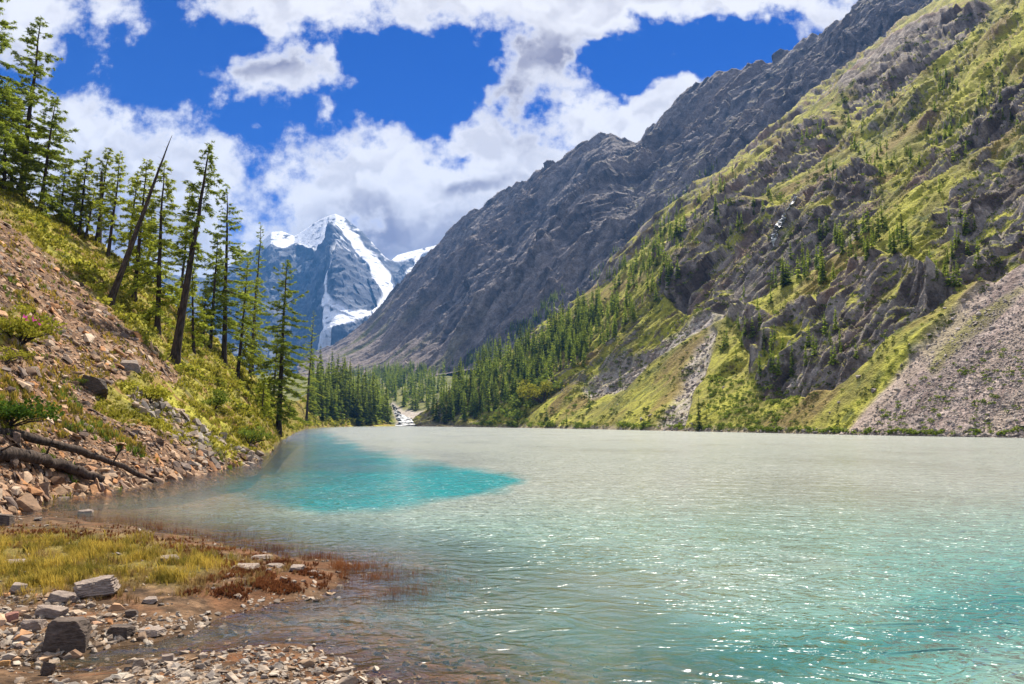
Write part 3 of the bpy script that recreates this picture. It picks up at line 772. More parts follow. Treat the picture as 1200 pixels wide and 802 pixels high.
# ---------------------------------------------------------------- trees close enough to see their branches
class Acc:
    def __init__(self): self.v, self.f, self.r, self.n = [], [], [], 0
    def tris(self, T, rnd):
        """T (k,3,3) triangles"""
        k = len(T)
        self.v.append(T.reshape(-1, 3)); self.r.append(np.repeat(rnd, 3))
        self.f.append(np.arange(k * 3).reshape(-1, 3) + self.n); self.n += k * 3
    def mesh(self, name, mat, parent):
        return mesh_np(name, np.concatenate(self.v), np.concatenate(self.f), mat, False, {'rnd': np.concatenate(self.r)}, parent)
def tube(points, radii, sides=6):
    """triangle tube along points"""
    P = np.asarray(points, float); R = np.asarray(radii, float)
    T = np.gradient(P, axis=0); T /= np.linalg.norm(T, axis=1)[:, None] + 1e-9
    up = np.array([0, 0, 1.0]) if abs(T[0, 2]) < 0.9 else np.array([1.0, 0, 0])
    A = np.cross(T, up); A /= np.linalg.norm(A, axis=1)[:, None] + 1e-9
    B = np.cross(T, A)
    q = np.arange(sides) * 2 * np.pi / sides
    V = P[:, None] + R[:, None, None] * (np.cos(q)[None, :, None] * A[:, None] + np.sin(q)[None, :, None] * B[:, None])
    n = len(P); V = V.reshape(-1, 3); f = []
    for i in range(n - 1):
        for j in range(sides):
            a, b = i * sides + j, i * sides + (j + 1) % sides
            f += [(a, b, b + sides), (a, b + sides, a + sides)]
    return V, np.array(f)
def join(parts):
    vs, fs, n = [], [], 0
    for V, f in parts:
        vs.append(V); fs.append(np.asarray(f) + n); n += len(V)
    return np.concatenate(vs), np.concatenate(fs)

def near_tree(B, T, seed, label, crown0=0.15, width=0.16, dens=1.0, mat=None, girth=1.0, dead=False, snag=False, leafk=8, group=None, name='larch_tree', cat='tree', droop=1.0):
    r = np.random.default_rng(seed)
    d = T - B; h = float(np.linalg.norm(d)); dirv = Vector(d / h)
    q = Vector((0, 0, 1)).rotation_difference(dirv) @ Quaternion((0, 0, 1), r.uniform(0, 6.28))
    root = empty(name, B - np.array(d) / h * 0.4, q); tag(root, label, cat, group)
    r0 = h * 0.0125 * girth + 0.05
    zs = np.linspace(0, 1, 16)
    wob = np.cumsum(r.normal(0, 0.004 * h, (16, 2)), 0) * np.linspace(0, 1, 16)[:, None] * 0.6
    wob -= wob[-1] * zs[:, None]
    cen = np.column_stack([wob, zs * h])
    rad = r0 * ((1 - zs) ** 0.8 * (0.96) + 0.04) * (1 + 0.5 * np.exp(-zs * 22))
    if snag: rad = r0 * (1 - 0.55 * zs)
    wood = [tube(cen, rad, 9)]
    def at(fz): return np.array([np.interp(fz, zs, cen[:, 0]), np.interp(fz, zs, cen[:, 1]), fz * h])
    leaf = Acc()
    nb = int((26 if dead else 100) * dens)
    for i in range(nb):
        f_ = crown0 + (1 - crown0) * ((i + r.uniform()) / nb) ** 0.9
        if not dead: f_ = min(f_, 0.995)
        taper = (1 - f_) ** 0.72 * min(1.0, 0.45 + (f_ - crown0) / 0.18)
        L = h * width * 1.32 * taper * r.uniform(0.3, 1.3) + 0.15
        if dead: L = h * width * r.uniform(0.25, 1.5) * (1.15 - f_)
        az = r.uniform(0, 6.2832); el = lerp(-0.30, 0.45, f_ ** 1.5) * droop + r.normal(0, 0.20)
        s = np.linspace(0, 1, 6)
        bend = r.normal(0, 0.10)
        az_s = az + bend * s
        zz = L * (np.tan(el) * s - 0.38 * droop * s ** 2 + 0.30 * s ** 3)
        p0 = at(f_)
        pts = np.column_stack([p0[0] + np.cos(az_s) * L * s, p0[1] + np.sin(az_s) * L * s, p0[2] + zz])
        if dead: pts[1:] += r.normal(0, 0.04 * L, (5, 3))
        br = max(0.012, 0.020 * L ** 0.8) * (1.15 if dead else 1.0)
        wood.append(tube(pts, br * (1 - 0.8 * s), 3))
        nsub = int(L / (0.26 if not dead else 0.6)) + (1 if not dead else 0)
        for k in range(nsub):
            sk = r.uniform(0.18, 1.0); pk = np.array([np.interp(sk, s, pts[:, j]) for j in range(3)])
            l2 = L * r.uniform(0.10, 0.34) * (1.15 - sk) + 0.12
            a2 = az + r.choice([-1, 1]) * r.uniform(0.5, 1.25)
            e2 = pk + np.array([math.cos(a2) * l2, math.sin(a2) * l2, -0.25 * l2 * droop + r.normal(0, 0.08)])
            if dead or r.uniform() < 0.4: wood.append(tube(np.array([pk, (pk + e2) / 2 + [0, 0, .02], e2]), [0.012, 0.009, 0.004], 3))
            if not dead:
                m = max(2, int(l2 / 0.14)) * leafk
                tt = r.uniform(0, 1, m)
                c = pk + (e2 - pk) * tt[:, None] + r.normal(0, 0.05, (m, 3))
                dr = r.normal(0, 1, (m, 3)) * [1, 1, 0.55] + [0.5 * math.cos(a2), 0.5 * math.sin(a2), -0.35]
                dr /= np.linalg.norm(dr, axis=1)[:, None]
                sd_ = np.cross(dr, r.normal(0, 1, (m, 3))); sd_ /= np.linalg.norm(sd_, axis=1)[:, None] + 1e-9
                ln = r.uniform(0.14, 0.36, m)[:, None]; wd = ln * 0.16
                tri = np.stack([c - sd_ * wd, c + sd_ * wd, c + dr * ln], 1)
                leaf.tris(tri, np.clip(r.uniform(0.0, 0.8, m) + r.uniform(-0.15, 0.25), 0, 1))
    V, f = join(wood); mesh_np('trunk', V, f, mat if dead else BARK, False, None, root)
    if leaf.n: leaf.mesh('crown', mat or LARCH, root)
    return root

def px_tree(bx, by, tx, ty, *a, **k):
    B = locate(bx, by, 'left', 16)
    if B is None: print('no ground', bx, by); return
    B = B.astype(float)
    pbx, pby = proj(B[0], B[1], B[2])
    tax, tez = ray(tx + (pbx - bx), ty + (pby - by))
    T = np.array([tax * B[1], B[1], CAMZ + tez * B[1]])
    T[1] += np.random.default_rng(abs(int(bx)) + 1).normal(0, 0.02) * (T[2] - B[2])
    return near_tree(B, T, *a, **k)

g_ = 'larches on the stony bank'
px_tree(-14, 214, -2, -25, 11, 'dark larch with long ragged boughs, first on the crest of the stony bank', 0.12, 0.20, 1.2, LARCH_D, group=g_)
px_tree(6, 222, 8, 95, 12, 'bushy bright green young larch at the near end of the bank crest', 0.04, 0.26, 0.9, LARCH, group=g_)
px_tree(28, 226, 52, 16, 13, 'tallest larch on the bank crest with a narrow top and dense dark lower crown', 0.12, 0.20, 1.25, LARCH_D, girth=1.1, group=g_)
px_tree(48, 246, 66, 108, 14, 'dense bushy larch close behind the tallest larch of the crest', 0.02, 0.24, 1.0, LARCH_D, group=g_)
px_tree(92, 275, 103, 172, 15, 'thin airy larch between the bushy crest larch and the grey broken stump', 0.15, 0.19, 0.75, LARCH, group=g_)
px_tree(112, 284, 126, 168, 16, 'airy larch with flat boughs standing behind the grey broken stump', 0.25, 0.20, 0.75, LARCH, group=g_)
px_tree(127, 300, 142, 174, 17, 'slim larch just beyond the grey broken stump', 0.20, 0.15, 0.75, LARCH, group=g_)
px_tree(156, 350, 172, 182, 18, 'airy larch standing behind the leaning bare snag', 0.18, 0.19, 0.85, LARCH, group=g_)
px_tree(184, 388, 190, 182, 19, 'straight full green larch just past the leaning bare snag', 0.10, 0.17, 1.05, LARCH, group=g_)
px_tree(204, 424, 247, 163, 20, 'tall leaning larch with a thick bare black lower trunk and crooked upper boughs', 0.45, 0.17, 0.75, LARCH_D, girth=1.35, group=g_, droop=1.2)
px_tree(209, 372, 224, 216, 21, 'slender pale larch seen behind the tall leaning larch', 0.25, 0.12, 0.6, LARCH, girth=0.8, group=g_)
px_tree(262, 427, 268, 214, 22, 'broad larch with spreading boughs beside the tall leaning larch', 0.18, 0.19, 1.0, LARCH_D, group=g_)
px_tree(278, 440, 290, 300, 23, 'lower dense larch between the broad spreading larch and the slender spire', 0.12, 0.20, 1.0, LARCH, group=g_)
px_tree(303, 428, 315, 250, 24, 'slender dark larch spire with short sparse boughs near the end of the bank', 0.16, 0.085, 0.9, LARCH_D, girth=0.8, group=g_)
px_tree(326, 508, 337, 300, 25, 'full conical larch standing right at the water where the bank ends', 0.08, 0.19, 1.35, LARCH_D, girth=1.1, group=g_)
px_tree(358, 497, 367, 362, 26, 'thin straight larch, the last before the valley forest', 0.14, 0.12, 0.9, LARCH, girth=0.8, group=g_)
px_tree(238, 402, 240, 330, 27, 'small young larch in the grass below the tall leaning larch', 0.05, 0.20, 0.6, LARCH, group=g_)
px_tree(306, 486, 310, 432, 28, 'small young larch low on the bank beside the full conical larch', 0.05, 0.22, 0.5, LARCH, group=g_)
px_tree(70, 262, 78, 182, 29, 'short green larch in the gap right of the dense bushy crest larch', 0.06, 0.24, 0.7, LARCH, group=g_)
px_tree(226, 412, 222, 300, 33, 'medium green larch partly hidden behind the tall leaning trunk', 0.12, 0.18, 0.8, LARCH, group=g_)
px_tree(148, 312, 160, 196, 34, 'thin pale larch between the slim larch and the leaning bare snag', 0.2, 0.16, 0.7, LARCH, group=g_)
px_tree(84, 268, 90, 196, 35, 'low green larch behind the thin airy larch of the crest', 0.1, 0.2, 0.7, LARCH, group=g_)
px_tree(246, 408, 256, 268, 36, 'dark larch close between the tall leaning larch and the broad spreading larch', 0.15, 0.16, 0.8, LARCH_D, group=g_)
px_tree(292, 440, 300, 322, 37, 'green larch just left of the slender dark spire', 0.12, 0.18, 0.9, LARCH, group=g_)
px_tree(172, 332, 178, 232, 38, 'small larch in the gap between the leaning snag and the straight full larch', 0.15, 0.18, 0.7, LARCH, group=g_)
px_tree(320, 470, 326, 380, 39, 'short bright larch behind the full conical larch at the water', 0.1, 0.2, 0.8, LARCH, group=g_)
px_tree(128, 356, 203, 153, 30, 'dead bare larch snag leaning far over above the scree', 0.30, 0.10, 0.8, DEAD, girth=1.25, dead=True, name='dead_tree', cat='dead tree')
px_tree(115, 286, 119, 198, 31, 'thick grey broken stump without any branches on the bank crest', 0.5, 0.06, 0.15, GREYW, girth=2.3, dead=True, snag=True, name='tree_stump', cat='dead tree')
px_tree(100, 280, 113, 215, 32, 'short dead forked trunk beside the grey broken stump', 0.4, 0.2, 0.3, DEAD, girth=1.5, dead=True, name='dead_tree', cat='dead tree')

# ---------------------------------------------------------------- small conifers of the valley and the far slope
def small_conifer(seed, wide, n_tier=17, per=8):
    r = np.random.default_rng(seed); V, f, rn, mi = [], [], [], []
    tv, tf = tube(np.array([[0, 0, -0.06], [0, 0, .4], [0, 0, .95]]), [0.014, 0.009, 0.002], 4)
    V.append(tv); f.append(tf); rn.append(np.zeros(len(tv))); mi += [1] * len(tf); n = len(tv)
    for i in range(n_tier):
        fz = 0.06 + 0.93 * ((i + r.uniform(0, .6)) / n_tier) ** 0.92
        R = wide * (1 - fz) ** 0.85 * r.uniform(0.75, 1.2) + 0.012
        for k in range(per):
            if r.uniform() < 0.14: continue
            a = r.uniform(0, 6.283); L = R * r.uniform(0.6, 1.2); wd = 0.34 * L + 0.006
            dz = -0.35 * L + 0.10 * L * r.normal() + (0.5 * L if fz > 0.85 else 0)
            c, s = math.cos(a), math.sin(a); z0 = fz + r.normal(0, 0.010)
            P = np.array([[0, 0, z0 + 0.012], [c * L * .55 - s * wd, s * L * .55 + c * wd, z0 + dz * .5], [c * L, s * L, z0 + dz], [c * L * .55 + s * wd, s * L * .55 - c * wd, z0 + dz * .5 - .008]])
            V.append(P); f.append(np.array([[0, 1, 2], [0, 2, 3]]) + n); n += 4
            rn.append(np.full(4, np.clip(r.uniform(0, .75) + 0.25 * (fz > .6), 0, 1))); mi += [0, 0]
    return np.concatenate(V), np.concatenate(f), np.concatenate(rn), np.array(mi)
CON = [small_conifer(100 + i, w_, nt_, 8) for i, (w_, nt_) in enumerate([(0.16, 17), (0.19, 16), (0.13, 18), (0.22, 15), (0.17, 16), (0.145, 19)])]
CON_ME = []
for i, (V, f, rn, mi) in enumerate(CON):
    o = mesh_np('conifer', V, f, None, False, {'rnd': rn}, None, False, [FAR_N, BARK], mi)
    CON_ME.append(o.data); bpy.data.objects.remove(o)

def scatter(poly, n, seed, which='far', dens=None, minz=0.3):
    r = np.random.default_rng(seed); P = np.array(poly, float); out = []
    lo, hi = P.min(0), P.max(0); tries = 0
    while len(out) < n and tries < n * 40:
        tries += 1
        x, y = r.uniform(lo[0], hi[0]), r.uniform(lo[1], hi[1])
        if poly_sd(np.array([x]), np.array([y]), poly)[0] < 0: continue
        if in_river(x, y): continue
        if dens is not None and r.uniform() > dens(x, y): continue
        q = locate(x, y, which)
        if q is None or q[2] < minz: continue
        out.append((q, x, y))
    return out
def in_river(x, y): return float(line_d(np.full(4, x), np.array([y, y - 8, y - 16, y - 24]), RIVER).min()) < 3
clump = lambda sc, th, sd_: (lambda x, y: 1.0 if float(fbm(np.array([x / sc]), np.array([y / sc]), sd_, 3)[0]) > th else 0.12)
STANDS = [  # polygon, count, survey height in pixels (lo, hi), which ground, label, density
    ([(500, 498), (508, 482), (524, 460), (545, 444), (565, 428), (600, 414), (650, 385), (700, 350), (708, 372), (680, 418), (640, 445), (600, 470), (560, 490), (530, 499)], 430, (20, 33), 'far', 'dark green conifer in the dense forest climbing the right side of the valley', None),
    ([(640, 445), (690, 395), (720, 340), (760, 285), (800, 255), (815, 300), (770, 355), (720, 400), (690, 430)], 110, (16, 28), 'far', 'conifer in the thinner strip of wood above the bright green meadow', clump(40, -0.05, 3)),
    ([(362, 494), (363, 452), (378, 447), (398, 455), (428, 472), (454, 490), (456, 497), (420, 498)], 150, (28, 52), 'mid', 'tall conifer in the forest at the far end of the left shore', None),
    ([(398, 450), (440, 446), (490, 446), (530, 450), (510, 478), (496, 498), (470, 499), (430, 490)], 170, (16, 28), 'mid', 'conifer crowded beside the white stream at the valley head', lambda x, y: 0.0 if in_river(x, y) else 1.0),
    ([(872, 345), (900, 330), (940, 285), (1000, 262), (1065, 268), (1080, 300), (1010, 310), (960, 338), (905, 362)], 70, (18, 34), 'far', 'conifer in the group on the ledge above the big dark crag', clump(30, 0.0, 5)),
    ([(880, 398), (930, 395), (1000, 378), (1010, 425), (960, 450), (900, 452), (870, 425)], 26, (16, 32), 'far', 'conifer growing on the big dark crag above the grass fan', None),
    ([(1085, 230), (1135, 215), (1160, 300), (1120, 350), (1090, 330)], 24, (15, 30), 'far', 'conifer in the gully beside the top of the scree', None),
    ([(830, 250), (960, 150), (1080, 90), (1200, 60), (1200, 160), (1090, 200), (980, 215), (900, 250), (850, 300)], 130, (9, 20), 'far', 'small conifer among the upper crags of the green slope', clump(34, 0.10, 7)),
    ([(700, 330), (780, 262), (860, 200), (870, 230), (800, 300), (735, 350)], 75, (9, 18), 'far', 'small conifer along the upper edge of the wood under the grey ridge', clump(30, 0.0, 8)),
    ([(860, 350), (880, 352), (905, 380), (890, 440), (845, 420)], 22, (14, 26), 'far', 'conifer in the hollow at the top of the grass fan', None),
]
ALL = []
for k, (poly, n, hh, which, lab, dens) in enumerate(STANDS):
    r = np.random.default_rng(500 + k)
    for q, x, y in scatter(poly, n, 600 + k, which, dens):
        hp = r.uniform(*hh); H = hp * q[1] / F * 1.02
        ALL.append((hp, q, H, lab, r.uniform(0, 6.28), int(r.integers(0, 6))))
LONE = [(726, 452, 22, 'lone conifer standing by itself on the bright green meadow'), (690, 478, 26, 'conifer with a bush at its foot low on the bright green meadow'), (819, 504, 40, 'bare thin young larch at the shore below the stony stream bed'), (640, 492, 22, 'small conifer alone near the shore beside the valley forest'), (664, 500, 18, 'short conifer at the water edge below the meadow'), (616, 488, 30, 'dark conifer in front of the pale yellow birch bush')]
ALL.sort(key=lambda t: -t[0])
NIND = 270
def conifer_object(q, H, rot, kind, label, group=None):
    o = bpy.data.objects.new('conifer_tree', CON_ME[kind]); COL.objects.link(o)
    o.location = (float(q[0]), float(q[1]), float(q[2]) - 0.02 * H); o.scale = (H, H, H); o.rotation_euler = (0, 0, rot)
    tag(o, label, 'tree', group)
for hp, q, H, lab, rot, kind in ALL[:NIND]:
    conifer_object(q, H, rot, kind, lab, lab.replace('conifer', 'conifers', 1).replace('tall ', '').replace('small ', '').replace('dark green ', ''))
for i, (x, y, hp, lab) in enumerate(LONE):
    q = locate(x, y, 'far', 8)
    if q is not None: conifer_object(q, hp * q[1] / F, i * 1.3, i % 6, lab)

def merge(variants, idx, pos, R, scale, rnd_v=None, rnd_i=None):
    """many copies of a few shapes as one mesh: variants (V, F); R (n,3,3); scale (n,3)"""
    Vs, Fs, As, Ms, n = [], [], [], [], 0
    for k, var in enumerate(variants):
        V, f = var[0], var[1]
        s = np.where(idx == k)[0]
        if not len(s): continue
        W_ = np.einsum('nij,nvj->nvi', R[s], V[None] * scale[s][:, None, :]) + pos[s][:, None]
        Vs.append(W_.reshape(-1, 3)); Fs.append((f[None] + (np.arange(len(s)) * len(V))[:, None, None] + n).reshape(-1, f.shape[1])); n += len(s) * len(V)
        base = var[2][None, :] if len(var) > 2 else np.zeros((1, len(V)))
        As.append((base + (rnd_i[s][:, None] if rnd_i is not None else 0)).repeat(1, 0).reshape(-1) if base.shape[0] == 1 else base)
        if len(var) > 3: Ms.append(np.tile(var[3], len(s)))
    return np.concatenate(Vs), np.concatenate(Fs), np.concatenate(As), (np.concatenate(Ms) if Ms else None)
def rotz(a):
    c, s = np.cos(a), np.sin(a); z = np.zeros_like(a); o = np.ones_like(a)
    return np.stack([np.stack([c, -s, z], -1), np.stack([s, c, z], -1), np.stack([z, z, o], -1)], 1)
# the trees too many to count: the rest of these stands and the far woods under the grey ridge
rest = [(q, H, rot, kind) for hp, q, H, lab, rot, kind in ALL[NIND:]]
r = np.random.default_rng(77)
for poly, n, hh, which in (([(505, 436), (560, 412), (620, 372), (660, 335), (664, 350), (625, 392), (565, 425), (510, 440)], 260, (6, 12), 'mountain'),
                           ([(400, 440), (470, 430), (500, 432), (500, 446), (440, 449), (400, 447)], 380, (6, 12), 'mid'),
                           ([(690, 325), (760, 255), (840, 190), (845, 200), (770, 272), (700, 336)], 150, (5, 10), 'mountain')):
    for q, x, y in scatter(poly, n, int(n), which, clump(26, -0.05, 12)):
        rest.append((q, r.uniform(*hh) * q[1] / F, r.uniform(0, 6.28), int(r.integers(0, 6))))
q_ = np.array([t[0] for t in rest]); H_ = np.array([t[1] for t in rest]); q_[:, 2] -= H_ * 0.02
V, f, rn, mi = merge(CON, np.array([t[3] for t in rest]), q_, rotz(np.array([t[2] for t in rest])), H_[:, None].repeat(3, 1), rnd_i=r.uniform(-0.2, 0.2, len(rest)))
tag(mesh_np('forest', V, f, None, False, {'rnd': np.clip(rn, 0, 1)}, None, True, [FAR_N, BARK], mi), 'distant conifer forest on the valley sides', None, None, 'stuff')

# ---------------------------------------------------------------- bushes
def leaf_clump(seed, n=26, size=0.30, flat=0.7):
    r = np.random.default_rng(seed)
    d = r.normal(0, 1, (n, 3)); d /= np.linalg.norm(d, axis=1)[:, None]
    c = d * r.uniform(0.35, 1.0, n)[:, None] * [0.62, 0.62, flat * 0.5] + [0, 0, flat * 0.45]
    a = r.normal(0, 1, (n, 3)); a /= np.linalg.norm(a, axis=1)[:, None]; b = np.cross(a, r.normal(0, 1, (n, 3))); b /= np.linalg.norm(b, axis=1)[:, None]
    T = np.stack([c - a * size * .5, c + b * size * .5, c + a * size * .5, c - b * size * .5], 1)
    i = np.arange(n)[:, None] * 4
    f = np.concatenate([i + [0, 1, 2], i + [0, 2, 3]])
    return T.reshape(-1, 3), f, np.repeat(r.uniform(0, 0.8, n), 4)
CL = [leaf_clump(40 + i) for i in range(5)]
def bush_stuff(polys, name, label, mat, which, seed):
    P, S = [], []; r = np.random.default_rng(seed)
    for poly, n, hp, dens in polys:
        for q, x, y in scatter(poly, n, seed + n, which, dens, 0.2):
            P.append(q); S.append(r.uniform(*hp) * q[1] / F)
    P = np.array(P, float); S = np.array(S); n = len(P)
    V, f, rn, _ = merge(CL, r.integers(0, 5, n), P, rotz(r.uniform(0, 6.28, n)), S[:, None] * np.array([1.0, 1.0, 0.9]) * r.uniform(0.7, 1.3, (n, 1)), rnd_i=r.uniform(-.1, .25, n))
    tag(mesh_np(name, V, f, mat, False, {'rnd': np.clip(rn, 0, 1)}), label, None, None, 'stuff')
whole = [(560, 480), (640, 420), (720, 330), (830, 235), (960, 130), (1060, 40), (1200, -10), (1200, 300), (1060, 430), (985, 500), (560, 503)]
bush_stuff([(whole, 2600, (2.0, 5.5), clump(28, 0.04, 21))], 'scrub', 'low dark scrub dotted over the green slope', leaf_mat('scrub_leaves', (0.045, 0.065, 0.018), (0.15, 0.17, 0.035), 0.2), 'far', 901)
bush_stuff([([(830, 440), (905, 450), (940, 470), (905, 505), (830, 508)], 420, (2.5, 6), None), ([(540, 503), (560, 495), (1180, 508), (1180, 513)], 420, (3, 8), clump(25, 0.0, 4)), ([(560, 490), (640, 440), (660, 455), (600, 500)], 50, (9, 16), None), (whole, 500, (2.5, 6), clump(22, 0.12, 33)), ([(1000, 500), (1080, 440), (1200, 380), (1200, 510)], 220, (2.5, 6), clump(30, 0.12, 9))], 'undergrowth', 'yellow green bushes along the far shore and on the grass fan', BUSH, 'far', 902)
bush_stuff([([(0, 215), (60, 262), (130, 332), (200, 388), (260, 428), (310, 460), (318, 510), (300, 500), (240, 455), (190, 425), (130, 365), (60, 292), (0, 245)], 240, (6, 14), clump(24, -0.1, 6)), ([(340, 505), (365, 480), (455, 497), (350, 503)], 160, (4, 9), None)], 'bank_scrub', 'yellow green shrubs and herbs along the crest of the bank', leaf_mat('bank_leaves', (0.07, 0.09, 0.018), (0.42, 0.40, 0.05), 0.4), 'left', 903)
def bush(px, py, size_px, label, mat, seed, n=14, which='left', name='bush'):
    B = locate(px, py, which, 8).astype(float); S = size_px * B[1] / F; r = np.random.default_rng(seed)
    root = empty(name, B); tag(root, label, 'bush')
    pos = r.normal(0, 1, (n, 3)) * [0.36, 0.30, 0.16] * S; pos[:, 2] = np.abs(pos[:, 2]) + 0.05 * S
    big = [leaf_clump(seed + 7 * j, 70, 0.16) for j in range(4)]
    V, f, rn, _ = merge(big, r.integers(0, 4, n), pos, rotz(r.uniform(0, 6.28, n)), np.full((n, 3), 0.42 * S) * r.uniform(0.7, 1.2, (n, 1)), rnd_i=r.uniform(-.1, .25, n))
    mesh_np('foliage', V, f, mat, False, {'rnd': np.clip(rn, 0, 1)}, root)
    V, f = join([tube(np.array([[0, 0, -0.1 * S], p * [.5, .5, .6], p]), [0.02 * S, 0.014 * S, 0.006 * S], 4) for p in pos])
    mesh_np('stem', V, f, BARK, False, None, root)
    return root, B, S
bush(10, 496, 54, 'dark green leafy bush on the scree above the fallen logs', leaf_mat('dark_bush', (0.035, 0.075, 0.012), (0.13, 0.22, 0.03), .3), 61, 22)
bush(22, 400, 56, 'yellow green leafy bush with pink flowers beside it on the scree', BUSH_Y, 62, 20)
bush(2, 425, 34, 'pale yellow tuft of herbs at the edge of the scree below the flowering bush', BUSH_Y, 63, 10)
bush(92, 452, 18, 'small round green shrub alone in the middle of the scree', BUSH, 64, 8)
bush(636, 470, 42, 'pale yellow birch bush taller than the shrubs round it at the meadow edge', BUSH_Y, 65, 16, 'far')
bush(172, 470, 40, 'low yellow green shrub on the grass patch below the scree', BUSH_Y, 66, 12)
bush(250, 478, 36, 'olive shrub in the grass above the broken rocks', BUSH, 67, 12)
bush(290, 520, 34, 'olive shrub low on the bank near the water', BUSH, 68, 10)
# fireweed
B = locate(36, 392, 'left', 8).astype(float); S = B[1] / F
root = empty('fireweed', B); tag(root, 'pink flowering herb standing in the yellow bush on the scree', 'flower')
r = np.random.default_rng(5); st, fl = [], Acc()
for k in range(7):
    b = r.normal(0, 4, 2) * S; top = np.array([b[0] * 1.4, b[1], r.uniform(16, 26) * S])
    st.append(tube(np.array([[b[0], b[1], 0], top * [1, 1, .5], top]), [0.5 * S, 0.4 * S, 0.2 * S], 3))
    m = 34; c = np.column_stack([top[0] + r.normal(0, 1.6, m) * S, top[1] + r.normal(0, 1.6, m) * S, top[2] - r.uniform(0, 13, m) * S])
    a = r.normal(0, 1, (m, 3)) * 1.6 * S; b2 = r.normal(0, 1, (m, 3)) * 1.6 * S
    fl.tris(np.stack([c, c + a, c + b2], 1), r.uniform(0, 1, m))
V, f = join(st); mesh_np('stalk', V, f, BUSH, False, {'rnd': np.full(len(V), .4)}, root)
fl.mesh('flower', leaf_mat('fireweed_petals', (0.50, 0.05, 0.30), (0.70, 0.14, 0.45), 0.3), root)
# ---------------------------------------------------------------- stone
def stone_mat(name, cols, bump=0.5, sc=5.0, one=False):
    m, t = material(name)
    r = t.n('ShaderNodeAttribute', attribute_name='rnd', out=2)
    oi = t.n('ShaderNodeObjectInfo', out=None)
    k = r if one else t.math('FRACT', t.math('ADD', r, oi.outputs['Random']))
    c = t.ramp(k, [(i / (len(cols) - 1), c_) for i, c_ in enumerate(cols)])
    tc = t.n('ShaderNodeNewGeometry')
    n = t.noise(t.vmath('MULTIPLY', tc, (1.0, 1.0, 2.2)), sc, 4.0, 0.65)
    q = t.range(n, 0.3, 0.7, 0.6, 1.35, smooth=False)
    c = t.vmath('MULTIPLY', c, t.n('ShaderNodeCombineXYZ', {0: q, 1: q, 2: q}))
    b = t.n('ShaderNodeBump', {'Strength': bump, 'Distance': 0.05, 'Height': n})
    finish(t, t.n('ShaderNodeBsdfPrincipled', {'Base Color': c, 'Roughness': 0.85, 'Normal': b, 'Specular IOR Level': 0.25}))
    return m
def hull(seed, npt=13, dims=(1, .75, .35), boxy=0.5):
    r = np.random.default_rng(seed)
    p = r.normal(0, 1, (npt, 3)); p /= np.linalg.norm(p, axis=1)[:, None]
    p = np.sign(p) * np.abs(p) ** boxy
    p = p / np.abs(p).max() * r.uniform(0.75, 1.0, (npt, 1)) * np.array(dims) * 0.5
    bm = bmesh.new()
    for q in p: bm.verts.new(q)
    g = bmesh.ops.convex_hull(bm, input=bm.verts)
    bmesh.ops.delete(bm, geom=list({e for e in g['geom_interior'] + g['geom_unused'] if isinstance(e, bmesh.types.BMVert)}), context='VERTS')
    bmesh.ops.triangulate(bm, faces=bm.faces); bm.verts.index_update()
    V = np.array([v.co[:] for v in bm.verts]); f = np.array([[v.index for v in fc.verts] for fc in bm.faces]); bm.free()
    return V, f
SLAB = [hull(200 + i, 12, (1, r_, h_), 0.6) for i, (r_, h_) in enumerate([(.7, .22), (.6, .28), (.8, .3), (.55, .2), (.75, .4), (.65, .25), (.9, .35), (.5, .3)])]
BLOCK = [hull(300 + i, 15, (1, r_, h_), 0.7) for i, (r_, h_) in enumerate([(.8, .6), (.7, .5), (.9, .55), (.75, .7), (.65, .45), (.85, .5)])]
WARM = [(0.07, 0.040, 0.025), (0.28, 0.165, 0.095), (0.39, 0.26, 0.155), (0.15, 0.088, 0.052), (0.45, 0.35, 0.25), (0.40, 0.18, 0.06), (0.19, 0.145, 0.12), (0.085, 0.052, 0.034)]
PALE = [(0.24, 0.19, 0.145), (0.36, 0.29, 0.22), (0.17, 0.13, 0.10), (0.40, 0.35, 0.28), (0.30, 0.20, 0.12), (0.11, 0.09, 0.075), (0.30, 0.26, 0.22)]
PINK = [(0.27, 0.225, 0.19), (0.39, 0.33, 0.28), (0.20, 0.165, 0.14), (0.33, 0.275, 0.235), (0.14, 0.115, 0.10)]
M_WARM, M_PALE, M_PINK = stone_mat('bank_stone', WARM), stone_mat('shore_stone', PALE, 0.4, 9.0), stone_mat('scree_stone', PINK, 0.5, 1.2)

def frames(N, r, tilt):
    """rotations that lay a stone on a slope with normal N (n,3)"""
    n = len(N); N = N + r.normal(0, tilt, (n, 3)); N /= np.linalg.norm(N, axis=1)[:, None]
    a = r.normal(0, 1, (n, 3)); a -= (a * N).sum(1)[:, None] * N; a /= np.linalg.norm(a, axis=1)[:, None]
    return np.stack([a, np.cross(N, a), N], -1)
def stone_field(name, label, X, Y, Z, weight, n, size, mat, seed, variants, tilt=0.25, power=2.2):
    """stones over a surface grid, picked by how large each cell shows in the picture and by weight"""
    r = np.random.default_rng(seed)
    px, py = proj(X, np.maximum(Y, 1), Z)
    ar = np.abs(np.gradient(px, axis=1) * np.gradient(py, axis=0)) + 0.02
    p = (ar * weight * (px > -60) * (px < 1260) * (py < 860)).ravel(); p = p / p.sum()
    i = r.choice(len(p), n, p=p)
    N = normals(X, Y, Z).reshape(-1, 3)[i]
    P = np.stack([X, Y, Z], -1).reshape(-1, 3)[i].astype(float)
    s = size[0] + (size[1] - size[0]) * r.uniform(0, 1, n) ** (power * 1.6)
    P[:, :2] += r.normal(0, 0.15, (n, 2)) * s[:, None]
    P += N * (0.06 * s)[:, None]
    return P, N, s, r
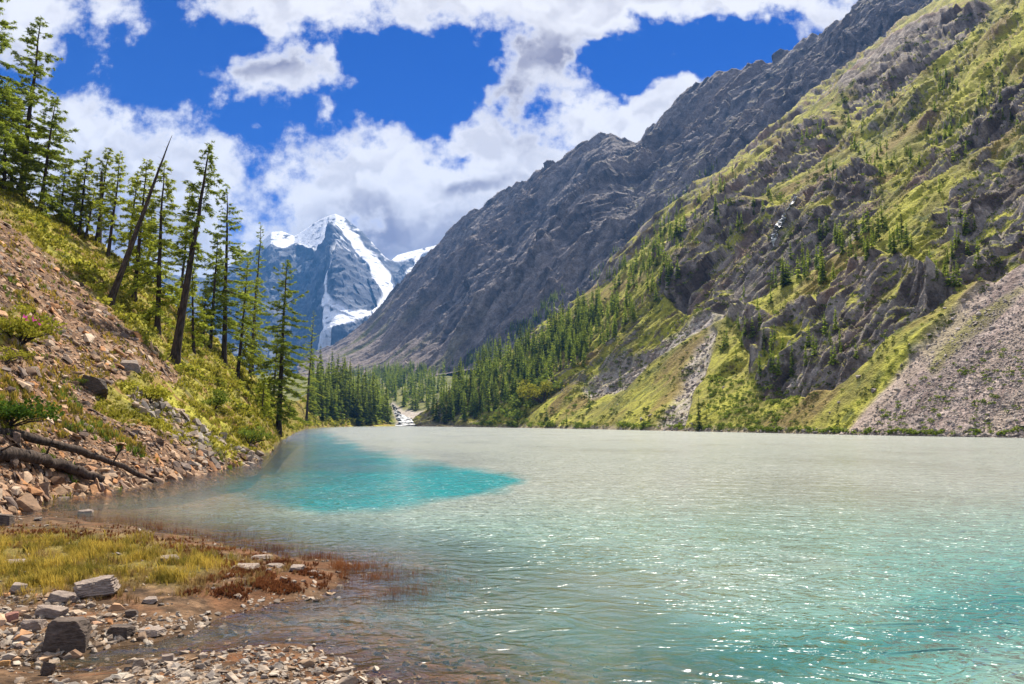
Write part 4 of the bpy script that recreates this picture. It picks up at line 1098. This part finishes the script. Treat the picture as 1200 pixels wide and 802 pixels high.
def lay(name, label, P, N, s, r, variants, mat, tilt=0.25, squash=1.0):
    n = len(P)
    V, f, rn, _ = merge(variants, r.integers(0, len(variants), n), P, frames(N, r, tilt), s[:, None] * r.uniform(0.75, 1.2, (n, 3)) * [1, 1, squash], rnd_i=r.uniform(0, 1, n))
    o = mesh_np(name, V, f, mat, False, {'rnd': rn}); tag(o, label, None, None, 'stuff')
    return o
_rock_me = {}
def rock_objects(P, N, s, r, variants, mat, label, group, name='stone', tilt=0.2, squash=1.0):
    R = frames(N, r, tilt)
    for i in range(len(P)):
        k = int(r.integers(0, len(variants))); key = (id(variants), k, mat.name)
        if key not in _rock_me:
            o = mesh_np('stone', variants[k][0], variants[k][1], mat, False, {'rnd': np.zeros(len(variants[k][0]))}, None, False)
            _rock_me[key] = o.data; bpy.data.objects.remove(o)
        o = bpy.data.objects.new(name, _rock_me[key]); COL.objects.link(o)
        m = Matrix(R[i].tolist()).to_4x4(); o.rotation_mode = 'QUATERNION'
        o.location = P[i].tolist(); o.rotation_quaternion = m.to_quaternion(); o.scale = (s[i] * r.uniform(.8, 1.2), s[i] * r.uniform(.8, 1.2), s[i] * squash * r.uniform(.8, 1.2))
        tag(o, label, 'stone', group)

# scree on the left bank
wl = LB['scree'] * (LB['W'] <= 1.0) * (LB['Y'] < 90)
for n, sz, sd_, nm in ((15000, (0.05, 0.26), 1, 'stuff'), (3200, (0.12, 0.62), 2, 'stuff')):
    P, N, s, r = stone_field('', '', LB['X'], LB['Y'], LB['Z'], wl, n, sz, M_WARM, sd_, SLAB)
    s = s * np.clip(P[:, 1] / 26, 0.75, 1.7)
    lay('scree', 'loose brown slate covering the near bank' if sd_ == 1 else 'larger brown slabs lying in the near bank scree', P, N, s, r, SLAB, M_WARM, 0.30)
P, N, s, r = stone_field('', '', LB['X'], LB['Y'], LB['Z'], wl, 70, (0.5, 0.95), M_WARM, 3, SLAB)
s = s * np.clip(P[:, 1] / 30, 0.6, 1.5)
rock_objects(P, N, s, r, SLAB, M_WARM, 'large brown slate slab among the small stones of the near bank scree', 'large slabs in the near bank scree')
# rubble bands crossing the bank grass
wb = sstep(9, 0, line_d(LB['px'], LB['py'], [(160, 468, 3), (200, 490, 7), (228, 520, 5), (236, 545, 6)])) * (LB['W'] <= 1)
wb = np.maximum(wb, sstep(7, 0, line_d(LB['px'], LB['py'], [(232, 505, 2), (270, 530, 4), (300, 546, 4)])))
P, N, s, r = stone_field('', '', LB['X'], LB['Y'], LB['Z'], wb, 600, (0.15, 1.0), M_PALE, 4, SLAB)
lay('rubble', 'pale broken rocks in a band across the grass of the bank', P, N, s, r, BLOCK, M_PALE, 0.4)
# stones along the waterline of the bank
wf = sstep(0.9, 0.1, np.abs(LB['Z'] - 0.15)) * (LB['Y'] < 75) * (LB['W'] < 0.5)
P, N, s, r = stone_field('', '', LB['X'], LB['Y'], LB['Z'], wf, 1600, (0.10, 0.8), M_WARM, 5, BLOCK)
lay('shore_rubble', 'brown stones along the waterline of the bank', P, N, s, r, BLOCK + SLAB, M_WARM, 0.4)
# scree fan across the lake
wr = RS['scree'] * (RS['W'] <= 1)
P, N, s, r = stone_field('', '', RS['X'], RS['Y'], RS['Z'], wr * sstep(-10, 60, RS['dsc']), 15000, (0.16, 0.85), M_PINK, 6, SLAB)
lay('scree_fan', 'grey pink scree fan running down to the far shore', P, N, s, r, SLAB, M_PINK, 0.35)
P, N, s, r = stone_field('', '', RS['X'], RS['Y'], RS['Z'], wr * (0.3 + sstep(50, 5, RS['dsc'])), 420, (0.6, 1.9), M_PINK, 7, SLAB)
lay('scree_blocks', 'coarse blocks along the upper edge of the far scree fan', P, N, s, r, BLOCK + SLAB, M_PINK, 0.35)
P, N, s, r = stone_field('', '', RS['X'], RS['Y'], RS['Z'], np.maximum(RS['rubble'], 0.012 * RS['meadow'] * sstep(700, 500, RS['Y'])) * (RS['W'] <= 1), 1300, (0.5, 2.6), M_PINK, 8, SLAB)
lay('slope_rubble', 'pale stones of the dry stream beds on the green slope', P, N, s, r, BLOCK, M_PINK, 0.4)
wsh = sstep(1.2, 0.2, np.abs(RS['Z'] - 0.3)) * (RS['W'] < 0.2)
P, N, s, r = stone_field('', '', RS['X'], RS['Y'], RS['Z'], wsh, 1500, (0.3, 1.6), M_PINK, 9, BLOCK)
lay('far_shore_stones', 'line of stones along the far shore', P, N, s, r, BLOCK, M_PINK, 0.4)
# pebbles of the near shore
npx, npy = proj(NS['X'], np.maximum(NS['Y'], 1), NS['Z'])
zz = NS['Z']
strip = sstep(-6, 10, poly_sd(npx, npy, [(120, 800), (165, 776), (215, 768), (300, 757), (360, 763), (405, 775), (445, 792), (470, 815), (400, 850), (0, 850), (0, 806), (60, 800)]))
leftb = sstep(-8, 12, poly_sd(npx, npy, [(-60, 690), (60, 692), (110, 700), (170, 720), (250, 722), (235, 740), (170, 752), (110, 760), (60, 778), (-60, 800)]))
corner = sstep(-5, 8, poly_sd(npx, npy, [(-60, 560), (60, 570), (90, 590), (70, 606), (30, 612), (-60, 625)]))
wet = 0.25 * sstep(-0.35, -0.1, zz) * sstep(0.12, 0, zz)
muddy = 0.07 * sstep(0.02, 0.1, zz) * (npx > -50)
wsum = np.clip(strip * 1.1 + leftb * 0.8 + corner + muddy + wet, 0, 1.3) * (NS['Y'] > 3)
P, N, s, r = stone_field('', '', NS['X'], NS['Y'], zz, wsum, 9000, (0.022, 0.16), M_PALE, 10, BLOCK)
lay('pebbles', 'grey and brown pebbles strewn over the near shore', P, N, s, r, BLOCK + SLAB, M_PALE, 0.3)
P, N, s, r = stone_field('', '', NS['X'], NS['Y'], zz, strip * (NS['Y'] > 3), 70, (0.10, 0.26), M_PALE, 11, BLOCK)
rock_objects(P, N, s, r, BLOCK, M_PALE, 'pale cobble on the pebble bar along the near edge of the channel', 'cobbles on the pebble bar')
P, N, s, r = stone_field('', '', NS['X'], NS['Y'], zz, leftb * sstep(240, 90, npx) * (NS['Y'] > 3), 80, (0.12, 0.34), M_WARM, 12, BLOCK)
rock_objects(P, N, s, r, BLOCK, M_WARM, 'brown angular stone in the rubble round the dark boulder by the channel', 'stones round the dark boulder')
P, N, s, r = stone_field('', '', NS['X'], NS['Y'], zz, corner * (NS['Y'] > 3), 40, (0.25, 0.8), M_WARM, 13, BLOCK)
rock_objects(P, N, s, r, BLOCK, M_PALE, 'grey angular rock heaped below the fallen logs at the water edge', 'rocks below the fallen logs')

# ---------------------------------------------------------------- boulders one can point to
def boulder(px, py, dims, seed, label, cols, rot=0.0, tilt=(0, 0), sink=0.25, strata=0.0, which='shore', nplane=16, steep=None, name='boulder'):
    B = on_shore(px, py) if which == 'shore' else locate(px, py, 'left', 8).astype(float)
    r = np.random.default_rng(seed)
    bm = bmesh.new(); bmesh.ops.create_icosphere(bm, subdivisions=5, radius=1.0)
    D = np.array([v.co[:] for v in bm.verts]); f = np.array([[v.index for v in fc.verts] for fc in bm.faces]); bm.free()
    n = r.normal(0, 1, (nplane, 3)); n[:6] = np.array([[1, 0, 0.1], [-1, 0, 0.1], [0, 1, .1], [0, -1, .15], [0, 0, 1], [0, 0, -1]]) + r.normal(0, 0.16, (6, 3))
    n /= np.linalg.norm(n, axis=1)[:, None]; dd = r.uniform(0.80, 1.0, nplane); dd[:6] = r.uniform(0.66, 0.8, 6)
    c = D @ n.T
    rr = np.min(np.where(c > 0.05, dd[None, :] / np.maximum(c, 0.05), 9), 1)
    V = D * rr[:, None]
    q = V * 3.0
    V = V + D * (0.035 * fbm(q[:, 0], q[:, 1], q[:, 2] * 1.6, 5) + strata * (ridged(V[:, 0] * 1.2, V[:, 1] * 1.2 , V[:, 2] * 9, 3) - .5) * 0.13)[:, None]
    dims = tuple(q_ * (0.85 if which == 'shore' else 1) for q_ in dims)
    V = V / np.abs(V).max(0) * np.array(dims) * 0.5
    B[2] += dims[2] * (0.5 - sink)
    key = 'boulder_stone_%d' % seed
    m = stone_mat('boulder_stone', cols, 0.7, 7.0, True)
    o = mesh_np(name, V, f, m, True, {'rnd': np.clip(0.5 + 0.7 * fbm(q[:, 0] * 1.5, q[:, 1] * 1.5, q[:, 2] * (4.0 if strata else 1.5), 5, 0.65), 0.02, 0.98)})
    me = o.data
    me.set_sharp_from_angle(angle=math.radians(28))
    o.location = B; o.rotation_euler = (tilt[0], tilt[1], rot)
    tag(o, label, 'boulder' if name == 'boulder' else 'rock')
    return o
def pxs(px, py, w): return w * on_water(px, py, 0.1)[1] / F
DK = [(0.04, 0.030, 0.024), (0.085, 0.064, 0.050), (0.14, 0.105, 0.085)]
LT = [(0.15, 0.115, 0.09), (0.24, 0.19, 0.155), (0.32, 0.27, 0.225)]
MD = [(0.12, 0.09, 0.075), (0.21, 0.165, 0.135), (0.30, 0.25, 0.21)]
u_ = pxs(78, 752, 1)
boulder(78, 757, (56 * u_, 50 * u_, 46 * u_), 41, 'dark wedge shaped boulder with a pale top at the edge of the channel', DK, 0.25, (0, 0.0), 0.14, 0.3)
u_ = pxs(112, 700, 1)
boulder(112, 697, (60 * u_, 40 * u_, 24 * u_), 42, 'long pale layered rock lying in front of the grass', LT, 0.25, (0.05, -0.10), 0.10, 1.0)
boulder(72, 706, (38 * u_, 26 * u_, 15 * u_), 43, 'flat brown rock between the pale layered rock and the dark boulder', MD, -0.1, (0, 0.05), 0.15, 0.5)
boulder(60, 722, (36 * u_, 24 * u_, 17 * u_), 44, 'grey brown slab leaning just behind the dark boulder', MD, 0.2, (0.1, 0.1), 0.2, 0.5)
boulder(22, 694, (24 * u_, 18 * u_, 15 * u_), 45, 'rounded grey rock left of the grass edge near the pale layered rock', LT, 0.4, (0, 0), 0.2, 0.2)
boulder(38, 738, (27 * u_, 18 * u_, 15 * u_), 46, 'brown block touching the near side of the rubble left of the dark boulder', MD, 0.5, (0.1, 0), 0.2, 0.3)
boulder(28, 752, (22 * u_, 16 * u_, 12 * u_), 47, 'smaller grey stone below the brown block left of the dark boulder', LT, 0.1, (0, .1), 0.2, 0.2)
boulder(14, 728, (16 * u_, 14 * u_, 13 * u_), 48, 'reddish stone standing in the rubble at the edge of the grass', [(0.16, 0.07, 0.05), (0.26, 0.12, 0.09), (0.32, 0.18, 0.13)], 0.8, (0, 0), 0.2, 0)
boulder(154, 722, (17 * u_, 14 * u_, 11 * u_), 49, 'small black rock in the mud right of the pale layered rock', DK, 0.3, (0, 0), 0.2, 0.3)
boulder(140, 745, (34 * u_, 22 * u_, 15 * u_), 50, 'low dark wet rock at the channel edge right of the dark boulder', DK, 0.0, (0, 0.05), 0.25, 0.3)
u_ = pxs(100, 605, 1)
boulder(101, 606, (23 * u_, 16 * u_, 14 * u_), 51, 'lone pale rock with a dark foot standing in the shallow water', LT, 0.2, (0, 0), 0.2, 0.2)
boulder(4, 616, (26 * u_, 20 * u_, 17 * u_), 52, 'dark grey block at the end of the rocks below the logs', DK, 0.2, (0, 0), 0.15, 0.3)
boulder(64, 574, (19 * u_, 14 * u_, 13 * u_), 53, 'square brown rock under the lower log', MD, 0.4, (0, 0), 0.1, 0.2)
boulder(122, 576, (16 * u_, 10 * u_, 7 * u_), 54, 'small pale wedge of rock in the water at the tip of the lower log', LT, 0.1, (0, 0), 0.2, 0.2)
u_ = pxs(310, 664, 1)
for i, (x, y, w_, d_, h_, a_, lab) in enumerate([(307, 656, 34, 16, 7, 0.02, 'raised flat slab at the back of the slate slabs on the muddy point'), (288, 666, 46, 17, 5, -0.30, 'longest pale slab lying flat on the muddy point nearest the grass'), (322, 665, 34, 13, 5, -0.35, 'narrow slab pointing at the water between the raised slab and the last slab'), (348, 669, 22, 14, 8, 0.1, 'short thick slab nearest the lake on the muddy point'), (368, 672, 15, 9, 4, -0.2, 'little pale slab at the very tip of the muddy point'), (200, 658, 36, 22, 9, 0.2, 'pale slab half hidden in the grass of the spit'), (12, 662, 60, 20, 6, 0.05, 'long flat slab at the back of the grass'), (176, 706, 16, 12, 6, 0.3, 'small flat pale stone on the bare mud right of the grass'), (178, 744, 26, 14, 8, 0.0, 'flat pale stone at the channel edge beside the wet rocks')]):
    boulder(x, y, (w_ * u_, d_ * u_ * 1.4, h_ * u_), 70 + i, lab, LT if i != 5 else PALE[1:4], a_, (0.06, 0.03 * (i % 3 - 1)), 0.12, 0.5, name='slab')
u_ = pxs(56, 785, 1)
boulder(56, 792, (20 * u_, 16 * u_, 20 * u_), 90, 'pointed dark grey stone on the near pebbles where the channel begins', DK, 0.3, (0, 0.2), 0.1, 0.3)
boulder(53, 770, (22 * u_, 13 * u_, 9 * u_), 91, 'low pale stone in the channel below the dark boulder', LT, 0.1, (0, 0), 0.2, 0.3)
boulder(162, 783, (18 * u_, 14 * u_, 14 * u_), 92, 'square pale yellow stone on the pebble bar', PALE[0:5], 0.5, (0, 0), 0.1, 0.2)
boulder(197, 776, (17 * u_, 13 * u_, 13 * u_), 93, 'rounded brown stone at the upper edge of the pebble bar', MD, 0.5, (0, 0), 0.15, 0.2)
boulder(5, 780, (18 * u_, 12 * u_, 9 * u_), 94, 'orange brown stone on the pebbles at the start of the channel', [(0.28, 0.13, 0.04), (0.38, 0.2, 0.07), (0.42, 0.27, 0.13)], 0.2, (0, 0), 0.2, 0.2)
boulder(110, 458, (1.5, 1.2, 1.1), 95, 'dark block standing out of the scree beside the grass patch', DK, 0.3, (0, 0.2), 0.3, 0.3, 'left')
boulder(152, 432, (1.4, 1.0, 0.8), 96, 'grey block at the upper end of the grass patch on the scree', MD, 0.3, (0.2, 0.1), 0.3, 0.3, 'left')

# ---------------------------------------------------------------- fallen logs
def log_(pts, radii, label, seed, stubs=5):
    r = np.random.default_rng(seed)
    P = np.array(pts); c = P.mean(0)
    t0 = np.linspace(0, 1, len(P)); t1 = np.linspace(0, 1, 18)
    Q = np.column_stack([np.interp(t1, t0, P[:, j]) for j in range(3)]) - c
    Q[1:-1] += r.normal(0, 0.03, (16, 3))
    root = empty('fallen_log', c); tag(root, label, 'log')
    V, f = tube(Q, np.interp(t1, [0, 1], radii) * r.uniform(.9, 1.1, 18), 10)
    n0 = len(V); V = np.vstack([V, Q[0], Q[-1]])
    f = np.vstack([f, [(n0, (j + 1) % 10, j) for j in range(10)], [(n0 + 1, 170 + j, 170 + (j + 1) % 10) for j in range(10)]])
    V = V + 0.03 * np.column_stack([fbm(V[:, 0] * 6 + k, V[:, 1] * 6, V[:, 2] * 6, 3) for k in range(3)])
    mesh_np('trunk', V, f, DEAD, True, None, root)
    for k in range(stubs):
        b = Q[int(r.integers(2, 16))]; d = r.normal(0, 1, 3); d[2] = abs(d[2]); d /= np.linalg.norm(d)
        V, f = tube(np.array([b, b + d * 0.35, b + d * r.uniform(0.5, 1.0)]), [0.045, 0.035, 0.012], 5)
        mesh_np('branch_stub', V, f, DEAD, True, None, root)
def lp(px, py, up):
    q = locate(px, py, 'left', 8)
    q = on_shore(px, py) if q is None else q.astype(float)
    x, y = on_water(px, py, 0.0)
    if q[2] < 0.02: q = np.array([float(x), float(y), 0.0])
    return [float(q[0]), float(q[1]), float(q[2]) + up]
log_([lp(-40, 508, .2), lp(30, 524, .40), lp(100, 545, .50), lp(150, 559, .35), lp(180, 567, 0.08)], (0.19, 0.08), 'long upper log lying down the scree with its tip in the water', 1)
log_([lp(-40, 540, .25), lp(20, 548, .45), lp(70, 560, .5), lp(118, 572, .30)], (0.23, 0.17), 'thicker lower log lying below the long log above the water edge', 2)
log_([lp(66, 556, .35), lp(90, 560, .3), lp(104, 566, .25)], (0.20, 0.13), 'short broken log end between the two long logs', 3, 2)

# ---------------------------------------------------------------- grass
def tuft(seed, nb=9, lean=0.75, w=0.022):
    r = np.random.default_rng(seed); V, f, rn, n = [], [], [], 0
    for k in range(nb):
        a, l = r.uniform(0, 6.28), r.uniform(0.2, lean); h = r.uniform(0.5, 1.0); b = r.normal(0, 0.10, 2)
        d = np.array([math.cos(a), math.sin(a), 0]); sd_ = np.array([-d[1], d[0], 0]) * w
        p0 = np.array([b[0], b[1], -0.03]); p1 = p0 + d * l * .35 * h + [0, 0, .6 * h]; p2 = p0 + d * l * h + [0, 0, h]
        V += [p0 - sd_, p0 + sd_, p1 - sd_ * .8, p1 + sd_ * .8, p2]; f += [(n, n + 1, n + 3), (n, n + 3, n + 2), (n + 2, n + 3, n + 4)]
        rn += [np.full(5, r.uniform(0, .7))]; n += 5
    return np.array(V), np.array(f), np.concatenate(rn)
TU = [tuft(i) for i in range(6)]; TUW = [tuft(20 + i, 8, 0.7, 0.07) for i in range(6)]; REED = [tuft(40 + i, 4, 0.35, 0.012) for i in range(6)]
def grass_field(name, label, X, Y, Z, weight, n, size, mat, seed, variants, lift=0.0, vary=False):
    P, N, s, r = stone_field('', '', X, Y, Z, weight, n, size, mat, seed, variants, power=0.7)
    P[:, 2] += lift
    if vary: s = s * np.clip(0.75 + 1.5 * fbm(P[:, 0] / .55, P[:, 1] / .55, 9.0, 3), 0.25, 1.3)
    patch = 1.1 * fbm(P[:, 0] / .9, P[:, 1] / .9, 3.0, 3) + r.uniform(-.2, .35, n)
    V, f, rn, _ = merge(variants, r.integers(0, len(variants), n), P, rotz(r.uniform(0, 6.28, n)), s[:, None] * np.ones((1, 3)), rnd_i=patch)
    o = mesh_np(name, V, f, mat, False, {'rnd': np.clip(rn, 0, 1)}); tag(o, label, None, None, 'stuff')
cx, cy = npx + 18 * fbm(NS['X'] / 1.0, NS['Y'] / 1.0, 5.0, 3), npy + 6 * fbm(NS['X'] / .8, NS['Y'] / .8, 6.0, 3)
gp = sstep(-8, 14, poly_sd(cx, cy, [(-60, 630), (60, 626), (150, 630), (230, 646), (280, 660), (235, 672), (215, 690), (160, 690), (110, 682), (60, 696), (-60, 694)]))
gp = gp ** 1.6 * (0.10 + sstep(-0.15, 0.30, fbm(NS['X'] / .9, NS['Y'] / .9, 15.0, 3)))
grass_field('grass', 'yellow green grass growing on the spit', NS['X'], NS['Y'], zz, gp, 4200, (0.04, 0.25), GRASS, 21, TU, vary=True)
STRAW = leaf_mat('dry_grass_blades', (0.16, 0.095, 0.04), (0.50, 0.36, 0.13), 0.3, 0.0)
ds = sstep(-14, 12, poly_sd(cx, cy, [(-60, 616), (140, 622), (260, 642), (350, 664), (300, 684), (230, 700), (100, 704), (-60, 704)])) * (zz > 0.02)
grass_field('dry_grass', 'short straw coloured grass thinning out over the mud of the spit', NS['X'], NS['Y'], zz, ds * sstep(-.2, .2, fbm(NS['X'] / .5, NS['Y'] / .5, 26.0, 3)), 3800, (0.03, 0.17), STRAW, 27, TU, vary=True)
mud = sstep(-4, 10, poly_sd(cx, cy, [(-60, 612), (140, 618), (260, 640), (390, 668), (385, 690), (300, 705), (200, 700), (250, 672), (180, 640), (-60, 640)])) * (zz > 0.0)
grass_field('dry_sedge', 'short reddish brown sedge at the edge of the mud', NS['X'], NS['Y'], zz, mud * sstep(-.15, .2, fbm(NS['X'] / .6, NS['Y'] / .6, 16.0, 3)), 3600, (0.03, 0.09), REDS, 22, TUW)
shallow = sstep(-10, 15, poly_sd(cx, cy, [(40, 606), (140, 600), (280, 616), (390, 650), (500, 666), (580, 700), (500, 722), (400, 696), (385, 668), (250, 640), (140, 620), (40, 614)])) * (zz < 0.03)
Zs = np.maximum(zz, -0.12)
grass_field('water_sedge', 'reddish sedge standing in the shallow water round the spit', NS['X'], NS['Y'], Zs, shallow * sstep(-.1, .25, fbm(NS['X'] / 1.1, NS['Y'] / .7, 17.0, 3)), 4200, (0.08, 0.22), REDS, 23, REED)
wg = (1 - LB['scree']) * (LB['W'] <= 1.02) * (LB['Y'] < 330) * (LB['Z'] > 0.25)
wg = wg * (0.2 + sstep(-0.2, 0.2, fbm(LB['X'] / 3, LB['Y'] / 3, 18.0, 3)))
P, N, s, r = stone_field('', '', LB['X'], LB['Y'], LB['Z'], wg, 9000, (0.14, 0.42), GRASS, 24, TUW, power=0.7)
s = s * np.clip(P[:, 1] / 50, 0.55, 2.2)
V, f, rn, _ = merge(TUW, r.integers(0, 6, len(P)), P, rotz(r.uniform(0, 6.28, len(P))), s[:, None] * np.array([[1.25, 1.25, .8]]), rnd_i=0.6 * fbm(P[:, 0] / 4, P[:, 1] / 4, 3.0, 3) + r.uniform(-.15, .25, len(P)))
tag(mesh_np('bank_grass', V, f, leaf_mat('bank_grass_blades', (0.12, 0.12, 0.02), (0.52, 0.47, 0.06), .35, 0), False, {'rnd': np.clip(rn, 0, 1)}), 'long yellow green grass on the bank', None, None, 'stuff')
ws = LB['scree'] * (LB['W'] <= 1) * (LB['Y'] < 90) * sstep(.18, .32, fbm(LB['X'] / 2.5, LB['Y'] / 3, 19.0, 3))
grass_field('scree_herbs', 'sparse herbs growing between the scree stones', LB['X'], LB['Y'], LB['Z'], ws, 420, (0.15, 0.42), BUSH, 25, TUW)
ws2 = LB['scree'] * (LB['W'] <= 1) * (LB['Y'] < 90) * sstep(.02, .25, fbm(LB['X'] / 3.5, LB['Y'] / 4, 29.0, 3))
grass_field('scree_grass', 'dry golden grass in thin patches on the scree', LB['X'], LB['Y'], LB['Z'], ws2, 3000, (0.10, 0.36), GRASS, 28, TUW)

# ---------------------------------------------------------------- running water
def ribbon(name, pts, which, lift, label, mat, seg=26, across=7):
    P = np.array(pts, float); t0 = np.linspace(0, 1, len(P)); tt = np.linspace(0, 1, seg * 3)
    cxy = np.column_stack([np.interp(tt, t0, P[:, j]) for j in range(3)]); rows = []
    for x, y, w_ in cxy:
        row = []
        for k in range(across):
            off = (k / (across - 1) * 2 - 1) * w_ + 1.2 * float(fbm(np.array([y / 4.0]), np.array([k * 3.0]), 2.0, 2)[0])
            q = locate(x + off, y, which, 8)
            row.append(q if q is not None else rows[-1][k])
        rows.append(row)
    A = np.array(rows, float); A[..., 2] += lift
    o = mesh_np(name, A.reshape(-1, 3), grid_faces(A.shape[0], A.shape[1]), mat, True)
    tag(o, label, None, None, 'structure'); return o
wm, wt = material('white_water')
wp = wt.n('ShaderNodeNewGeometry')
wn = wt.noise(wp, 0.5, 4.0, 0.7)
wc = wt.mixc(wt.range(wn, 0.38, 0.55), (0.22, 0.22, 0.21, 1), (0.66, 0.69, 0.71, 1))
finish(wt, wt.n('ShaderNodeBsdfPrincipled', {'Base Color': wc, 'Roughness': 0.35, 'Normal': wt.n('ShaderNodeBump', {'Strength': 1.0, 'Distance': 0.8, 'Height': wn})}))
ribbon('river', [(460, 474, 1.2), (464, 481, 2), (468, 487, 4), (474, 492, 9), (482, 496, 15), (486, 499, 22)], 'valley', 0.9, 'white river rapids running into the head of the lake', wm)
ribbon('waterfall', [(933, 232, 1.5), (926, 245, 1.8), (920, 256, 4), (914, 266, 5), (908, 276, 3.5), (904, 290, 2)], 'far', 1.3, 'thin white waterfall on the pale crag', wm)
# ---------------------------------------------------------------- air between here and the peak
hm, ht = material('valley_air')
hv = ht.n('ShaderNodeVolumePrincipled', {'Color': (0.14, 0.42, 1.0, 1), 'Density': 0.00007, 'Anisotropy': 0.0})
ht.t.links.new(hv, ht.out.inputs['Volume'])
x0, x1, y0, y1, z0, z1 = -7000, 5700, -5700, 9200, -9, 1720
hzv = [(x0, y0, z0), (x1, y0, z0), (x1, y1, z0), (x0, y1, z0), (x0, y0, z1), (x1, y0, z1), (x1, y1, z1), (x0, y1, z1)]
hzo = mesh_np('haze', hzv, [(0, 3, 2, 1), (4, 5, 6, 7), (0, 1, 5, 4), (1, 2, 6, 5), (2, 3, 7, 6), (3, 0, 4, 7)], hm, False)
tag(hzo, 'pale blue mountain air filling the valley', None, None, 'stuff')
